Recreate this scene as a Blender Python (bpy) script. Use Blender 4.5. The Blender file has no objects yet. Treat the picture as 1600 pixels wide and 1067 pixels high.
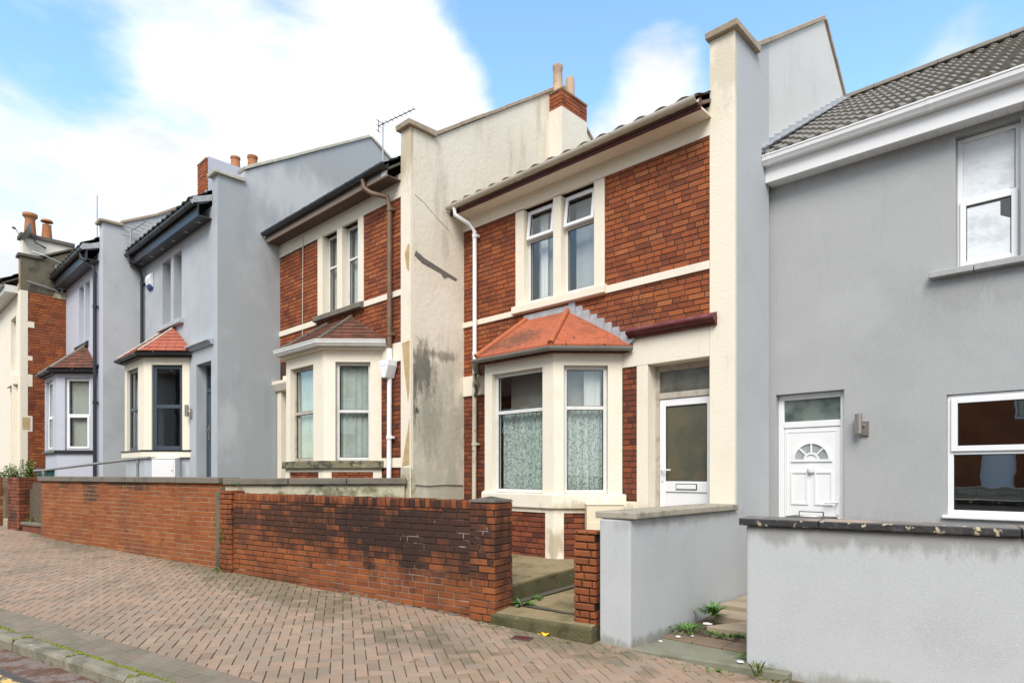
import bpy, bmesh, math, random
from mathutils import Matrix, Vector
R = math.radians
S = bpy.context.scene
COL = S.collection
rnd = random.Random(7)

# ------------------------------------------------------------------ camera, sky, sun, exposure
cam_d = bpy.data.cameras.new("camera"); cam = bpy.data.objects.new("camera", cam_d); COL.objects.link(cam)
cam.location = (0, 0, 1.6); cam.rotation_euler = (R(90), 0, R(43.57))
cam_d.lens = 22.05; cam_d.sensor_width = 36; cam_d.shift_y = 0.129; cam_d.clip_end = 3000
S.camera = cam
S.view_settings.view_transform = 'Standard'; S.view_settings.look = 'None'
S.view_settings.exposure = 1.03; S.view_settings.gamma = 1
SUN_EL, SUN_AZ = R(47), R(146)       # azimuth measured clockwise from +Y: the sun stands across the street
sd = bpy.data.lights.new("sun", 'SUN'); sd.energy = 2.0; sd.angle = R(32); sd.color = (1, .955, .89)
sun = bpy.data.objects.new("sun", sd); COL.objects.link(sun)
sv = Vector((math.sin(SUN_AZ)*math.cos(SUN_EL), math.cos(SUN_AZ)*math.cos(SUN_EL), math.sin(SUN_EL)))
sun.rotation_euler = sv.to_track_quat('Z', 'Y').to_euler(); sun.location = sv*60
W = bpy.data.worlds.new("World"); S.world = W; W.use_nodes = True

class NT:
    def __init__(s, t): s.t = t; s.n = t.nodes; s.l = t.links
    def new(s, kind, **kw):
        n = s.n.new(kind)
        for k, v in kw.items(): setattr(n, k, v)
        return n
    def put(s, sock, v):
        if hasattr(v, 'is_output'): s.l.new(v, sock)
        else:
            if hasattr(sock.default_value, '__len__') and not isinstance(v, (int, float)):
                v = tuple(v)
                if len(sock.default_value) == 4 and len(v) == 3: v = v+(1,)
            sock.default_value = v
    def math(s, op, a, b=0.0, c=0.0, clamp=False):
        n = s.new('ShaderNodeMath', operation=op); n.use_clamp = clamp
        s.put(n.inputs[0], a); s.put(n.inputs[1], b); s.put(n.inputs[2], c); return n.outputs[0]
    def vmath(s, op, a, b=(0, 0, 0), out=0):
        n = s.new('ShaderNodeVectorMath', operation=op); s.put(n.inputs[0], a); s.put(n.inputs[1], b); return n.outputs[out]
    def mr(s, v, a, b, c=0.0, d=1.0, smooth=True):
        n = s.new('ShaderNodeMapRange'); n.interpolation_type = 'SMOOTHSTEP' if smooth else 'LINEAR'
        for i, q in enumerate((v, a, b, c, d)): s.put(n.inputs[i], q)
        return n.outputs[0]
    def noise(s, vec, scale, detail=4, rough=.55, dist=0.0):
        n = s.new('ShaderNodeTexNoise'); s.put(n.inputs['Vector'], vec); n.inputs['Scale'].default_value = scale
        n.inputs['Detail'].default_value = detail; n.inputs['Roughness'].default_value = rough
        n.inputs['Distortion'].default_value = dist; return n.outputs['Fac']
    def mix(s, f, a, b, blend='MIX'):
        n = s.new('ShaderNodeMix', data_type='RGBA', blend_type=blend)
        s.put(n.inputs[0], f); s.put(n.inputs[6], a); s.put(n.inputs[7], b); return n.outputs[2]

w = NT(W.node_tree); w.n.clear()
sky = w.new('ShaderNodeTexSky', sky_type='NISHITA'); sky.sun_disc = False; sky.sun_elevation = SUN_EL; sky.sun_rotation = SUN_AZ
sky.air_density = 1.6; sky.dust_density = .3; sky.ozone_density = 2.0
tc = w.new('ShaderNodeTexCoord'); dirv = tc.outputs['Generated']
flat = w.new('ShaderNodeMapping'); w.put(flat.inputs['Vector'], dirv); flat.inputs['Scale'].default_value = (1, 1, 2.2)
n1 = w.noise(flat.outputs[0], 3.1, 9, .57, .27)
n2 = w.noise(flat.outputs[0], 1.1, 3, .5)
def blob(x, y, z, inner, outer, amt):
    v = Vector((x, y, z)).normalized()
    dp = w.vmath('DOT_PRODUCT', dirv, tuple(v), out=1)
    return w.math('MULTIPLY', w.mr(dp, math.cos(R(outer)), math.cos(R(inner))), amt)
cov = w.math('ADD', w.math('MULTIPLY', w.math('SUBTRACT', n1, .5), 1.5), w.math('ADD', .5, w.math('MULTIPLY', n2, .5)))
for b in (
        (-.98, .42, .42, 6, 28, .34), (-1.1, .28, .25, 5, 22, .30), (-.80, .60, .48, 2, 13, .20),     # the big bank over the left houses
        (-.527, .879, .57, 2, 9, .62), (-.21, 1.18, .69, 1, 10, .34),                                     # puff behind the middle roof
        (-.66, .76, .76, 3, 12, -.40), (-.80, .64, .58, 1, 8, .26), (-.34, 1.0, .72, 3, 11, -.34), (-1.23, .18, .70, 1, 8, -.36), (-.92, .52, .78, 1, 7, -.22),   # blue gaps
        (-.18, 1.18, .62, 3, 20, -.20),
        (.5, -.7, .5, 40, 95, .42), (-.2, -.2, 1, 15, 45, .25)):                                   # unseen cloud added behind and overhead for whiter fill light
    cov = w.math('ADD', cov, blob(*b))
mask = w.math('MULTIPLY', w.mr(cov, .66, 1.06), w.mr(w.noise(flat.outputs[0], 2.3, 8, .6, .4), .34, .56, .62, 1.0))
shade = w.mr(w.noise(flat.outputs[0], 3.4, 7, .62, .3), .30, .66, .44, .64)
bg1 = w.new('ShaderNodeBackground'); w.put(bg1.inputs[0], w.mix(1.0, sky.outputs[0], (.86, 1.02, 1.20), 'MULTIPLY')); bg1.inputs[1].default_value = .135
bg2 = w.new('ShaderNodeBackground'); bg2.inputs[0].default_value = (.97, .985, 1, 1); w.put(bg2.inputs[1], w.math('MULTIPLY', shade, 1.0))
ms = w.new('ShaderNodeMixShader'); w.put(ms.inputs[0], mask); w.l.new(bg1.outputs[0], ms.inputs[1]); w.l.new(bg2.outputs[0], ms.inputs[2])
wo = w.new('ShaderNodeOutputWorld'); w.l.new(ms.outputs[0], wo.inputs[0])

# ------------------------------------------------------------------ materials
def mat(name, base=None, island=None, rough=.85, layers=(), stains=(), bump=(), spec=.3, metal=0.0):
    """layers: (colour, scale | (sx,sy,sz), lo, hi, amount); stains: (colour, centre, radii, amount, noise scale); bump: (scale, distance)"""
    m = bpy.data.materials.new(name); m.use_nodes = True
    t = NT(m.node_tree); bs = t.n['Principled BSDF']
    pos = t.new('ShaderNodeNewGeometry'); P = pos.outputs['Position']
    if island:
        rp = t.new('ShaderNodeValToRGB'); el = rp.color_ramp.elements
        while len(el) < len(island): el.new(.5)
        for i, c in enumerate(island): el[i].position = i/(len(island)-1); el[i].color = tuple(c)+(1,)
        t.l.new(pos.outputs['Random Per Island'], rp.inputs[0]); col = rp.outputs[0]
    else:
        col = t.mix(0.0, base, base)
    for k, L in enumerate(layers):
        c, sc, lo, hi, amt = L
        if isinstance(sc, tuple): v = t.vmath('MULTIPLY', P, sc); f = t.noise(v, 1.0, 6, .6)
        else: f = t.noise(t.vmath('ADD', P, (k*7.3, k*3.1, k*1.7)), sc, 6, .6)
        col = t.mix(t.math('MULTIPLY', t.mr(f, lo, hi), amt), col, c)
    for c, ce, ra, amt, ns in stains:
        e = t.vmath('LENGTH', t.vmath('DIVIDE', t.vmath('SUBTRACT', P, ce), ra), out=1)
        nz = t.noise(t.vmath('MULTIPLY', P, (1, 1, .35)), ns, 8, .7)
        f = t.math('ADD', e, t.math('MULTIPLY', t.math('SUBTRACT', nz, .5), 2.6))
        if island: f = t.math('ADD', f, t.math('MULTIPLY', t.math('SUBTRACT', t.math('FRACT', t.math('MULTIPLY', pos.outputs['Random Per Island'], 7.13)), .5), .55))
        col = t.mix(t.math('MULTIPLY', t.mr(f, 1.05, .35), amt), col, c)
    t.put(bs.inputs['Base Color'], col)
    bs.inputs['Roughness'].default_value = rough; bs.inputs['Metallic'].default_value = metal
    bs.inputs['Specular IOR Level'].default_value = spec
    nrm = None
    for sc, dist in bump:
        b = t.new('ShaderNodeBump'); b.inputs['Distance'].default_value = dist; b.inputs['Strength'].default_value = 1
        t.put(b.inputs['Height'], t.noise(P, sc, 5, .6))
        if nrm: t.l.new(nrm, b.inputs['Normal'])
        nrm = b.outputs[0]
    if nrm: t.l.new(nrm, bs.inputs['Normal'])
    return m

def glass_mat(name, ior=1.9, tint=(.86, .90, .90), rough=.0, frost=None):
    m = bpy.data.materials.new(name); m.use_nodes = True
    t = NT(m.node_tree); t.n.clear()
    o = t.new('ShaderNodeOutputMaterial'); mx = t.new('ShaderNodeMixShader')
    gl = t.new('ShaderNodeBsdfGlossy'); gl.inputs['Roughness'].default_value = rough; gl.inputs[0].default_value = (.92, .96, 1, 1)
    pos = t.new('ShaderNodeNewGeometry')
    cs = t.math('ABSOLUTE', t.vmath('DOT_PRODUCT', pos.outputs['Normal'], pos.outputs['Incoming'], out=1))
    f0 = ((ior-1)/(ior+1))**2; fr = t.math('ADD', f0, t.math('MULTIPLY', t.math('POWER', t.math('SUBTRACT', 1.0, cs, clamp=True), 5.0), 1-f0))
    b = t.new('ShaderNodeBump'); b.inputs['Distance'].default_value = .0006 if not frost else .004
    t.put(b.inputs['Height'], t.noise(pos.outputs['Position'], 3.0 if not frost else 60, 2)); t.l.new(b.outputs[0], gl.inputs['Normal'])
    if frost:
        df = t.new('ShaderNodeBsdfPrincipled'); df.inputs['Roughness'].default_value = .35
        v = t.vmath('MULTIPLY', pos.outputs['Position'], (1, 1, 1))
        c = t.mix(t.mr(t.noise(v, 3.2, 2), .35, .65), frost[0], frost[1])
        c = t.mix(t.mr(t.noise(v, 90, 2), .3, .7), c, t.mix(1.0, c, (.75, .75, .75), 'MULTIPLY'))
        t.put(df.inputs['Base Color'], c); tr = df.outputs[0]
    else:
        tn = t.new('ShaderNodeBsdfTransparent'); tn.inputs[0].default_value = tuple(tint)+(1,); tr = tn.outputs[0]
    t.l.new(fr, mx.inputs[0]); t.l.new(tr, mx.inputs[1]); t.l.new(gl.outputs[0], mx.inputs[2])
    t.l.new(mx.outputs[0], o.inputs[0]); return m

CREAM = (.77, .71, .585)
M = {}
M['cream'] = mat('cream_paint', CREAM, layers=((( .66, .59, .46), 2.2, .5, .8, .45), ((.52, .46, .36), (9, 9, 1.2), .58, .8, .35), ((.38, .33, .25), 22, .66, .8, .5)), stains=(((.52, .45, .34), (-3.4, 7.3, 6.5), (.6, .5, .5), .6, 7), ((.42, .34, .22), (-8.25, 6.17, 6.8), (.5, .3, .6), .75, 5), ((.36, .29, .18), (-4.9, 6.9, 1.1), (.9, .6, .16), .6, 8), ((.30, .22, .12), (-5.52, 6.63, .6), (.16, .3, .3), .6, 8)), bump=((35, .004), (160, .0015)))
M['cream_side'] = mat('cream_render_weathered', (.70, .65, .535), layers=(((.76, .715, .60), .9, .4, .7, .8), ((.36, .32, .25), (3.5, 3.5, .55), .5, .75, .5), ((.25, .23, .18), 6, .62, .8, .5)),
    stains=(((.30, .29, .24), (-8.11, 6.7, 2.2), (1, 1.0, 1.7), .5, 5), ((.09, .09, .08), (-8.11, 6.42, 3.3), (1, .30, .52), .8, 11), ((.10, .10, .085), (-8.11, 6.8, 3.58), (1, .45, .10), .6, 12), ((.17, .17, .145), (-8.11, 6.55, 2.45), (1, .3, .7), .4, 14), ((.07, .07, .06), (-8.11, 6.24, 2.9), (1, .07, .8), .75, 16), ((.06, .06, .05), (-8.11, 6.30, 2.62), (1, .05, .06), .9, 20), ((.80, .76, .66), (-8.11, 6.9, 4.3), (1, .6, .6), .6, 9), ((.42, .42, .33), (-8.11, 6.9, 1.0), (1, .8, .8), .7, 3)), bump=((14, .008), (90, .003)))
M['cream_parapet'] = mat('cream_render', (.72, .67, .57), layers=(((.55, .50, .41), (2.0, 2.0, .6), .45, .75, .7), ((.33, .30, .24), 5, .6, .85, .45)), bump=((10, .008), (90, .003)))
M['ochre'] = mat('bare_bath_stone', (.50, .37, .20), layers=(((.40, .27, .13), 8, .4, .7, .7),), bump=((40, .004),))
M['cement'] = mat('cement_patch', (.16, .15, .135), layers=(((.09, .085, .08), 14, .4, .7, .8),), bump=((60, .006),))
M['brick_c'] = mat('house_brick', island=((.17, .046, .020), (.275, .071, .024), (.32, .086, .027), (.345, .100, .030), (.205, .054, .021), (.30, .080, .026), (.38, .128, .044)), rough=.8,
    layers=(((.085, .026, .016), 1.7, .48, .74, .7), ((.09, .035, .025), 34, .50, .72, .6), ((.30, .17, .10), 46, .60, .76, .5), ((.13, .05, .03), 1.1, .50, .72, .5)), bump=((70, .006), (16, .006)))
M['brick_dark'] = mat('house_brick_dark', island=((.085, .026, .018), (.16, .043, .022), (.24, .066, .028), (.12, .034, .020), (.27, .078, .03), (.19, .052, .026)), rough=.75,
    layers=(((.04, .015, .012), 3, .5, .76, .5), ((.45, .36, .3), 26, .70, .78, .5)), bump=((70, .004),))
M['mortar_red'] = mat('dark_mortar', (.06, .030, .020), layers=(((.15, .085, .055), 9, .5, .7, .6),), bump=((80, .003),))
M['brick_wall'] = mat('garden_brick', island=((.20, .058, .020), (.25, .074, .023), (.28, .088, .027), (.225, .065, .021), (.295, .10, .033), (.185, .052, .019)), rough=.85,
    layers=(((.075, .034, .02), 1.6, .44, .74, .75), ((.50, .42, .33), 40, .66, .78, .35), ((.10, .04, .025), 34, .55, .75, .45)),
    stains=(((.030, .017, .014), (-6.4, 4.5, .86), (1.9, 1.0, .55), .95, 3.2), ((.045, .022, .016), (-8.0, 4.3, 1.0), (1.4, 1, .42), .85, 4.2), ((.05, .025, .018), (-5.25, 4.7, .9), (.8, 1, .55), .85, 4.5), ((.06, .028, .02), (-4.75, 5.0, .7), (.25, .5, .7), .6, 4), ((.05, .025, .02), (-9.2, 4.1, .95), (.45, 1, .18), .8, 5)), bump=((60, .006),))
M['brick_left'] = mat('garden_brick_orange', island=((.225, .064, .020), (.265, .078, .024), (.295, .094, .028), (.245, .070, .022), (.31, .110, .036)), rough=.85,
    layers=(((.12, .048, .026), 1.3, .44, .74, .7), ((.12, .045, .028), 34, .55, .75, .4)),
    stains=(((.05, .03, .024), (-13.9, 3.2, 1.32), (.4, 1, .35), .8, 4), ((.05, .03, .024), (-12.6, 3.4, 1.42), (.8, 1, .14), .8, 4), ((.06, .035, .025), (-15.0, 3.0, 1.4), (.3, 1, .12), .7, 4)), bump=((60, .006),))
M['brick_grimy'] = mat('grimy_brick', island=((.10, .04, .025), (.19, .06, .03), (.27, .085, .04), (.13, .045, .028)), layers=(((.05, .03, .022), 3, .45, .7, .7), ((.35, .22, .12), 7, .6, .75, .4)), bump=((50, .006),))
M['mortar_pale'] = mat('pale_mortar', (.33, .235, .15), layers=(((.13, .075, .045), 2.2, .46, .7, .85), ((.55, .48, .4), 12, .62, .75, .6)), bump=((90, .004),))
M['mortar_sooty'] = mat('sooty_mortar', (.035, .022, .016), layers=(((.50, .42, .36), (1.6, 1.6, 6), .60, .68, .85), ((.10, .06, .04), 2, .5, .7, .6)), stains=(((.34, .25, .19), (-6.4, 4.5, .25), (2.2, 1, .30), .7, 4),), bump=((90, .004),))
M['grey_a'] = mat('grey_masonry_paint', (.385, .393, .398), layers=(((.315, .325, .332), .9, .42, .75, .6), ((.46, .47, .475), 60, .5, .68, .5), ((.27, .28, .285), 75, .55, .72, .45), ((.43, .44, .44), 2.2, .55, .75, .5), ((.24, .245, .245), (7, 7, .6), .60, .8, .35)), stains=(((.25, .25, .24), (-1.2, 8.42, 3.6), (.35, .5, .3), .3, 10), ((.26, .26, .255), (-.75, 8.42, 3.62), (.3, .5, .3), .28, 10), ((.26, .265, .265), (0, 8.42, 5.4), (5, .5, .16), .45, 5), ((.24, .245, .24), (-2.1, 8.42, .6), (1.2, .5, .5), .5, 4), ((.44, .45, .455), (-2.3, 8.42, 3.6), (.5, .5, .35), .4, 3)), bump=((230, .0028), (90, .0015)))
M['grey_wall'] = mat('pale_grey_masonry_paint', (.455, .475, .487), layers=(((.385, .405, .415), 1.3, .42, .75, .6), ((.54, .555, .565), 65, .5, .68, .5), ((.33, .345, .35), 80, .55, .72, .4), ((.33, .33, .30), (3, 3, .5), .62, .82, .35)), stains=(((.16, .16, .10), (-3.3, 5.6, -.05), (1, 1.6, .10), .55, 9), ((.20, .20, .14), (-1.0, 5.5, -.12), (2, 1, .14), .6, 6), ((.25, .25, .235), (-1.2, 5.5, 1.14), (2.4, 1, .16), .75, 7), ((.28, .28, .26), (-3.3, 6.2, 1.13), (1, 1.6, .08), .5, 6)), bump=((240, .003), (90, .0015)))
M['grey_gable'] = mat('pale_gable_render', (.60, .60, .585), layers=(((.50, .50, .485), 1.2, .45, .75, .6), ((.38, .37, .35), (6, 6, .6), .60, .8, .5)), bump=((60, .004),))
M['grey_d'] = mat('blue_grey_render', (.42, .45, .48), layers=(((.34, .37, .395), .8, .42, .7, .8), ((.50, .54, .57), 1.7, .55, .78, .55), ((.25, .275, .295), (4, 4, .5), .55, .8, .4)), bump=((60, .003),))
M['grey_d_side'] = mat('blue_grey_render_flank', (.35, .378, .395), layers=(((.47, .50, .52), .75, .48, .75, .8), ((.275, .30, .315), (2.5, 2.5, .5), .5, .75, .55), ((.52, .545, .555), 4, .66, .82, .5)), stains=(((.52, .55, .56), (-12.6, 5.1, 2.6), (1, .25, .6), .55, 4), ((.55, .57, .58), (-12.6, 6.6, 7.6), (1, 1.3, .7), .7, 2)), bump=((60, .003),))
M['lilac'] = mat('lilac_grey_render', (.47, .48, .545), layers=(((.40, .415, .47), 1.2, .45, .75, .6),), bump=((60, .004),))
M['lilac_side'] = mat('lilac_render_flank', (.46, .48, .50), layers=(((.33, .355, .38), 1.0, .42, .72, .7), ((.5, .52, .55), 2.5, .55, .75, .5)), bump=((60, .004),))
M['mossy'] = mat('mossy_render', (.14, .125, .085), layers=(((.06, .055, .04), 3, .45, .65, .8), ((.42, .38, .28), 11, .68, .76, .7)), bump=((30, .01),))
M['mossy_plaster'] = mat('mossy_plaster', (.48, .45, .33), layers=(((.13, .13, .07), 3.5, .48, .65, .85), ((.06, .06, .04), 9, .58, .72, .8)), bump=((30, .012),))
M['coping'] = mat('weathered_stone', (.175, .155, .125), layers=(((.10, .09, .075), 5, .45, .7, .7), ((.27, .25, .20), 18, .6, .75, .5)), bump=((50, .006),))
M['coping_dark'] = mat('dark_weathered_stone', (.13, .115, .095), layers=(((.055, .05, .045), 5, .45, .7, .7), ((.27, .25, .2), 18, .6, .75, .5)), bump=((50, .008),))
M['coping_tan'] = mat('tan_coping_stone', (.38, .31, .23), layers=(((.22, .18, .14), 4, .45, .7, .6), ((.52, .46, .36), 14, .6, .75, .5)), bump=((40, .006),))
M['coping_pale'] = mat('pale_coping_stone', (.52, .50, .43), layers=(((.34, .33, .28), 4, .45, .7, .6),), bump=((40, .004),))
M['coping_lichen'] = mat('lichened_coping_stone', (.34, .31, .25), layers=(((.19, .18, .15), 8, .45, .65, .8), ((.55, .52, .45), 26, .6, .72, .7)), bump=((50, .006),))
M['black_coping'] = mat('flaking_black_paint', (.035, .036, .038), rough=.5, layers=(((.55, .46, .30), 17, .60, .63, .9), ((.48, .40, .10), 3.1, .68, .70, .85), ((.10, .09, .085), 12, .5, .7, .6)), bump=((30, .006),))
M['black_top'] = mat('worn_coping_top', (.16, .15, .145), layers=(((.36, .27, .22), 1.1, .50, .60, .9), ((.55, .48, .36), 7, .62, .66, .8)), bump=((40, .004),))
M['sill_mossy'] = mat('mossy_sill', (.20, .18, .11), layers=(((.05, .048, .04), 6, .46, .6, .9), ((.40, .36, .24), 12, .58, .7, .6)), bump=((30, .012),))
M['maroon'] = mat('maroon_gloss_paint', (.085, .016, .016), rough=.45, layers=(((.13, .05, .045), 5, .5, .7, .5),), bump=((25, .002),))
M['hood_top'] = mat('faded_maroon_paint', (.12, .032, .034), rough=.6, layers=(((.25, .11, .11), 6, .45, .7, .6),))
M['upvc'] = mat('white_plastic', (.78, .79, .80), rough=.35, spec=.4, layers=(((.66, .66, .64), 3, .5, .8, .4),))
M['upvc_old'] = mat('aged_white_plastic', (.66, .66, .64), rough=.45, layers=(((.45, .42, .36), 4, .48, .75, .5),))
M['wood_old'] = mat('weathered_frame_paint', (.46, .42, .36), rough=.7, layers=(((.26, .21, .16), 8, .45, .7, .7),), bump=((60, .003),))
M['gutter_old'] = mat('yellowed_gutter', (.55, .51, .42), rough=.5, layers=(((.40, .36, .28), 2, .45, .7, .7), ((.07, .065, .05), 11, .62, .7, .8)))
M['gutter_grey'] = mat('grey_gutter', (.23, .225, .20), rough=.5, layers=(((.16, .155, .14), 4, .45, .7, .7),))
M['black_plastic'] = mat('black_plastic', (.022, .024, .028), rough=.4, spec=.5)
M['brown_pipe'] = mat('brown_pipe', (.155, .10, .065), rough=.5, layers=(((.24, .17, .12), 3, .45, .7, .6),))
M['taupe'] = mat('taupe_fascia', (.36, .285, .23), rough=.6)
M['soffit_dark'] = mat('dark_timber_soffit', (.10, .075, .058), rough=.8)
M['anthracite'] = mat('anthracite_frame', (.055, .075, .095), rough=.4)
M['pot'] = mat('terracotta_pot', (.40, .17, .075), layers=(((.22, .12, .07), 6, .48, .7, .7),), bump=((30, .004),))
M['pot_buff'] = mat('buff_pot', (.50, .36, .25), layers=(((.30, .21, .15), 5, .48, .7, .6),), bump=((30, .004),))
M['roof_red'] = mat('red_tile', island=((.30, .085, .055), (.36, .11, .07), (.33, .10, .065)), layers=(((.20, .07, .05), 5, .5, .75, .5),), bump=((60, .003),))
M['roof_brown'] = mat('brown_tile', island=((.10, .040, .028), (.15, .058, .036), (.12, .05, .035), (.18, .075, .05)), layers=(((.05, .035, .025), 4, .45, .7, .7),), bump=((60, .004),))
M['roof_orange'] = mat('orange_roof_coating', (.40, .112, .056), rough=.8, layers=(((.33, .085, .035), 3, .45, .7, .7), ((.52, .22, .11), 14, .6, .75, .4), ((.06, .035, .025), (14, 24, 14), .585, .64, .9), ((.20, .07, .04), 1.8, .5, .7, .6)),
    stains=(((.10, .055, .035), (-6.3, 6.75, 3.60), (.55, .45, .28), .75, 14), ((.08, .045, .03), (-6.9, 6.7, 3.5), (.35, .35, .16), .75, 16)), bump=((25, .008), (90, .003)))
M['roof_hip'] = mat('orange_hip_tile', (.40, .125, .055), layers=(((.28, .085, .045), 5, .45, .7, .7),))
M['roof_grey'] = mat('dark_concrete_tile', (.085, .078, .068), rough=.7, layers=(((.13, .12, .10), 4, .45, .7, .6), ((.05, .047, .042), 20, .5, .7, .6)), bump=((60, .004),))
M['roof_dull'] = mat('brown_concrete_tile', (.17, .125, .095), layers=(((.09, .075, .06), 5, .45, .7, .7),), bump=((60, .004),))
M['roof_weathered'] = mat('weathered_grey_tile', (.20, .185, .155), rough=.55, spec=.5, layers=(((.25, .23, .195), 6, .45, .7, .6), ((.09, .082, .07), 20, .5, .7, .6)), bump=((60, .004),))
M['ridge_grey'] = mat('grey_ridge_tile', (.20, .18, .155), layers=(((.13, .115, .10), 4, .45, .7, .7),), bump=((50, .004),))
M['lead'] = mat('lead_flashing', (.36, .38, .40), rough=.6, metal=.1, layers=(((.52, .54, .55), 7, .5, .7, .7),), bump=((18, .01),))
M['steel'] = mat('galvanised_steel', (.33, .33, .31), rough=.5, metal=.6, layers=(((.22, .21, .19), 8, .45, .7, .6),))
M['brushed'] = mat('brushed_metal', (.40, .37, .33), rough=.35, metal=.8)
M['alloy'] = mat('aerial_alloy', (.42, .43, .44), rough=.4, metal=.5)
M['rust'] = mat('dark_metal', (.12, .10, .09), rough=.6, metal=.4)
M['concrete'] = mat('mossy_concrete', (.25, .195, .11), layers=(((.11, .095, .042), 2.4, .45, .7, .85), ((.42, .37, .28), 16, .58, .75, .5), ((.08, .085, .04), 6, .58, .72, .7)), bump=((40, .01),))
M['concrete_riser'] = mat('green_concrete', (.10, .09, .045), layers=(((.045, .045, .018), 5, .45, .7, .8), ((.26, .23, .15), 16, .58, .75, .5)), bump=((40, .012),))
M['slab'] = mat('stone_flag', (.36, .29, .21), layers=(((.21, .18, .13), 2.6, .45, .7, .7), ((.43, .37, .30), 20, .58, .75, .5)), bump=((50, .005),))
M['slab_green'] = mat('algae_slab', (.20, .20, .15), layers=(((.12, .125, .085), 3.5, .45, .7, .8), ((.32, .30, .25), 22, .6, .75, .5)), bump=((50, .005),))
M['quarry'] = mat('quarry_tile', (.19, .135, .095), layers=(((.12, .105, .065), 5, .45, .7, .8),), bump=((40, .004),))
M['damp'] = mat('damp_strip', (.085, .078, .06), rough=.8, layers=(((.15, .125, .085), 7, .5, .7, .5),))
M['soil'] = mat('soil', (.115, .092, .062), layers=(((.12, .10, .07), 8, .45, .7, .7),), bump=((20, .03),))
M['paver'] = mat('block_paver', island=((.235, .170, .120), (.325, .225, .16), (.275, .206, .152), (.36, .252, .178), (.245, .196, .152), (.325, .234, .168), (.295, .21, .15), (.26, .214, .166)), rough=.9,
    layers=(((.15, .13, .10), .9, .44, .75, .6), ((.46, .40, .34), 110, .58, .75, .5), ((.12, .095, .07), 85, .56, .75, .55), ((.30, .20, .145), .55, .52, .7, .5), ((.085, .075, .06), 4.2, .665, .70, .55), ((.09, .08, .07), 13, .735, .75, .7), ((.42, .35, .27), 6.5, .70, .73, .35)), stains=(((.10, .095, .05), (-10, 3.85, .1), (7, .55, 1), .55, 1.5), ((.11, .10, .06), (-3.9, 4.75, 0), (1.2, .35, .5), .6, 3), ((.11, .10, .06), (-14.5, 3.0, .2), (3, .55, 1), .5, 2)), bump=((140, .004),))
M['paver_grey'] = mat('grey_edge_paver', island=((.18, .16, .12), (.215, .185, .14), (.20, .155, .12), (.165, .15, .115)), layers=(((.15, .14, .095), 2, .45, .7, .6), ((.40, .37, .31), 110, .58, .75, .45)), bump=((140, .004),))
M['joint'] = mat('joint_sand', (.06, .048, .032), layers=(((.06, .07, .02), 1.1, .5, .68, .8), ((.14, .11, .08), 1.6, .58, .7, .5)), bump=((90, .01),))
M['kerb'] = mat('kerbstone', (.235, .215, .165), layers=(((.12, .115, .08), 4, .45, .65, .85), ((.45, .42, .35), 15, .58, .72, .6), ((.10, .10, .06), 7, .62, .7, .7)), bump=((30, .010), (120, .003)))
M['road'] = mat('worn_asphalt', (.075, .068, .064), rough=.75, layers=(((.19, .155, .14), 70, .5, .7, .7), ((.25, .20, .18), 3, .5, .7, .5)), bump=((90, .012),))
M['gutter_dirt'] = mat('red_road_grit', (.125, .06, .034), rough=.55, layers=(((.21, .165, .14), 5, .42, .56, .95), ((.08, .045, .03), 25, .5, .7, .7), ((.38, .28, .22), 60, .6, .75, .6)), bump=((60, .012),))
M['yellow'] = mat('yellow_road_paint', (.62, .43, .12), layers=(((.10, .085, .07), 12, .47, .57, .95), ((.70, .58, .36), 25, .5, .7, .5)), bump=((60, .006),))
M['ground'] = mat('rough_ground', (.12, .10, .07), layers=(((.06, .07, .03), .4, .4, .7, .8),))
M['leaf'] = mat('weed_leaf', island=((.05, .14, .018), (.08, .20, .03), (.11, .24, .04), (.04, .10, .015)), rough=.6)
M['leaf_olive'] = mat('olive_leaf', island=((.10, .16, .03), (.16, .22, .05), (.22, .26, .08), (.07, .11, .025)), rough=.6)
M['grass'] = mat('joint_grass', island=((.10, .13, .02), (.16, .18, .04), (.07, .11, .015), (.20, .20, .06)), rough=.7)
M['moss'] = mat('moss', (.13, .16, .015), layers=(((.24, .26, .03), 30, .4, .7, .8),), bump=((120, .01),))
M['petal'] = mat('yellow_leaf', (.80, .48, .02), rough=.6)
M['litter'] = mat('white_litter', (.75, .74, .72))
M['fascia_white'] = mat('white_fascia', (.74, .745, .75), rough=.4, layers=(((.58, .57, .55), 2, .5, .8, .4),))
M['film'] = mat('white_window_film', (.70, .73, .76), rough=.35, spec=.4, layers=(((.50, .54, .58), 5, .45, .7, .8), ((.68, .70, .72), 12, .6, .72, .7)), bump=((7, .008), (22, .003)))
M['film_edge'] = mat('dark_blind', (.07, .085, .11), rough=.5)
M['meter'] = mat('meter_box_plastic', (.74, .74, .75), rough=.45)
M['meter_cream'] = mat('cream_meter_box', (.70, .62, .46), rough=.6, layers=(((.55, .48, .35), 3, .5, .8, .5),))
M['letter'] = mat('letterplate', (.75, .76, .77), rough=.3)
M['dark_gap'] = mat('dark_edge', (.03, .03, .03))
M['bin'] = mat('black_bin', (.028, .029, .031), rough=.45, layers=(((.06, .06, .06), 20, .5, .7, .5),))
M['pane_beige'] = mat('beige_pane_reflection', (.27, .255, .22))  # beige tone imitating a building's reflection in the bay's front upper pane
M['alarm'] = mat('alarm_white', (.75, .77, .82), rough=.4)
M['alarm_blue'] = mat('alarm_blue', (.03, .06, .22), rough=.4)
M['green_lid'] = mat('dark_green_plastic', (.02, .09, .075), rough=.5)
M['clear'] = glass_mat('window_glass', 1.66, (.96, .98, .97))
M['tinted'] = glass_mat('reflective_glass', 1.8, (.86, .88, .87))
M['mirrorish'] = glass_mat('coated_glass', 3.3, (.5, .53, .52))
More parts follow.
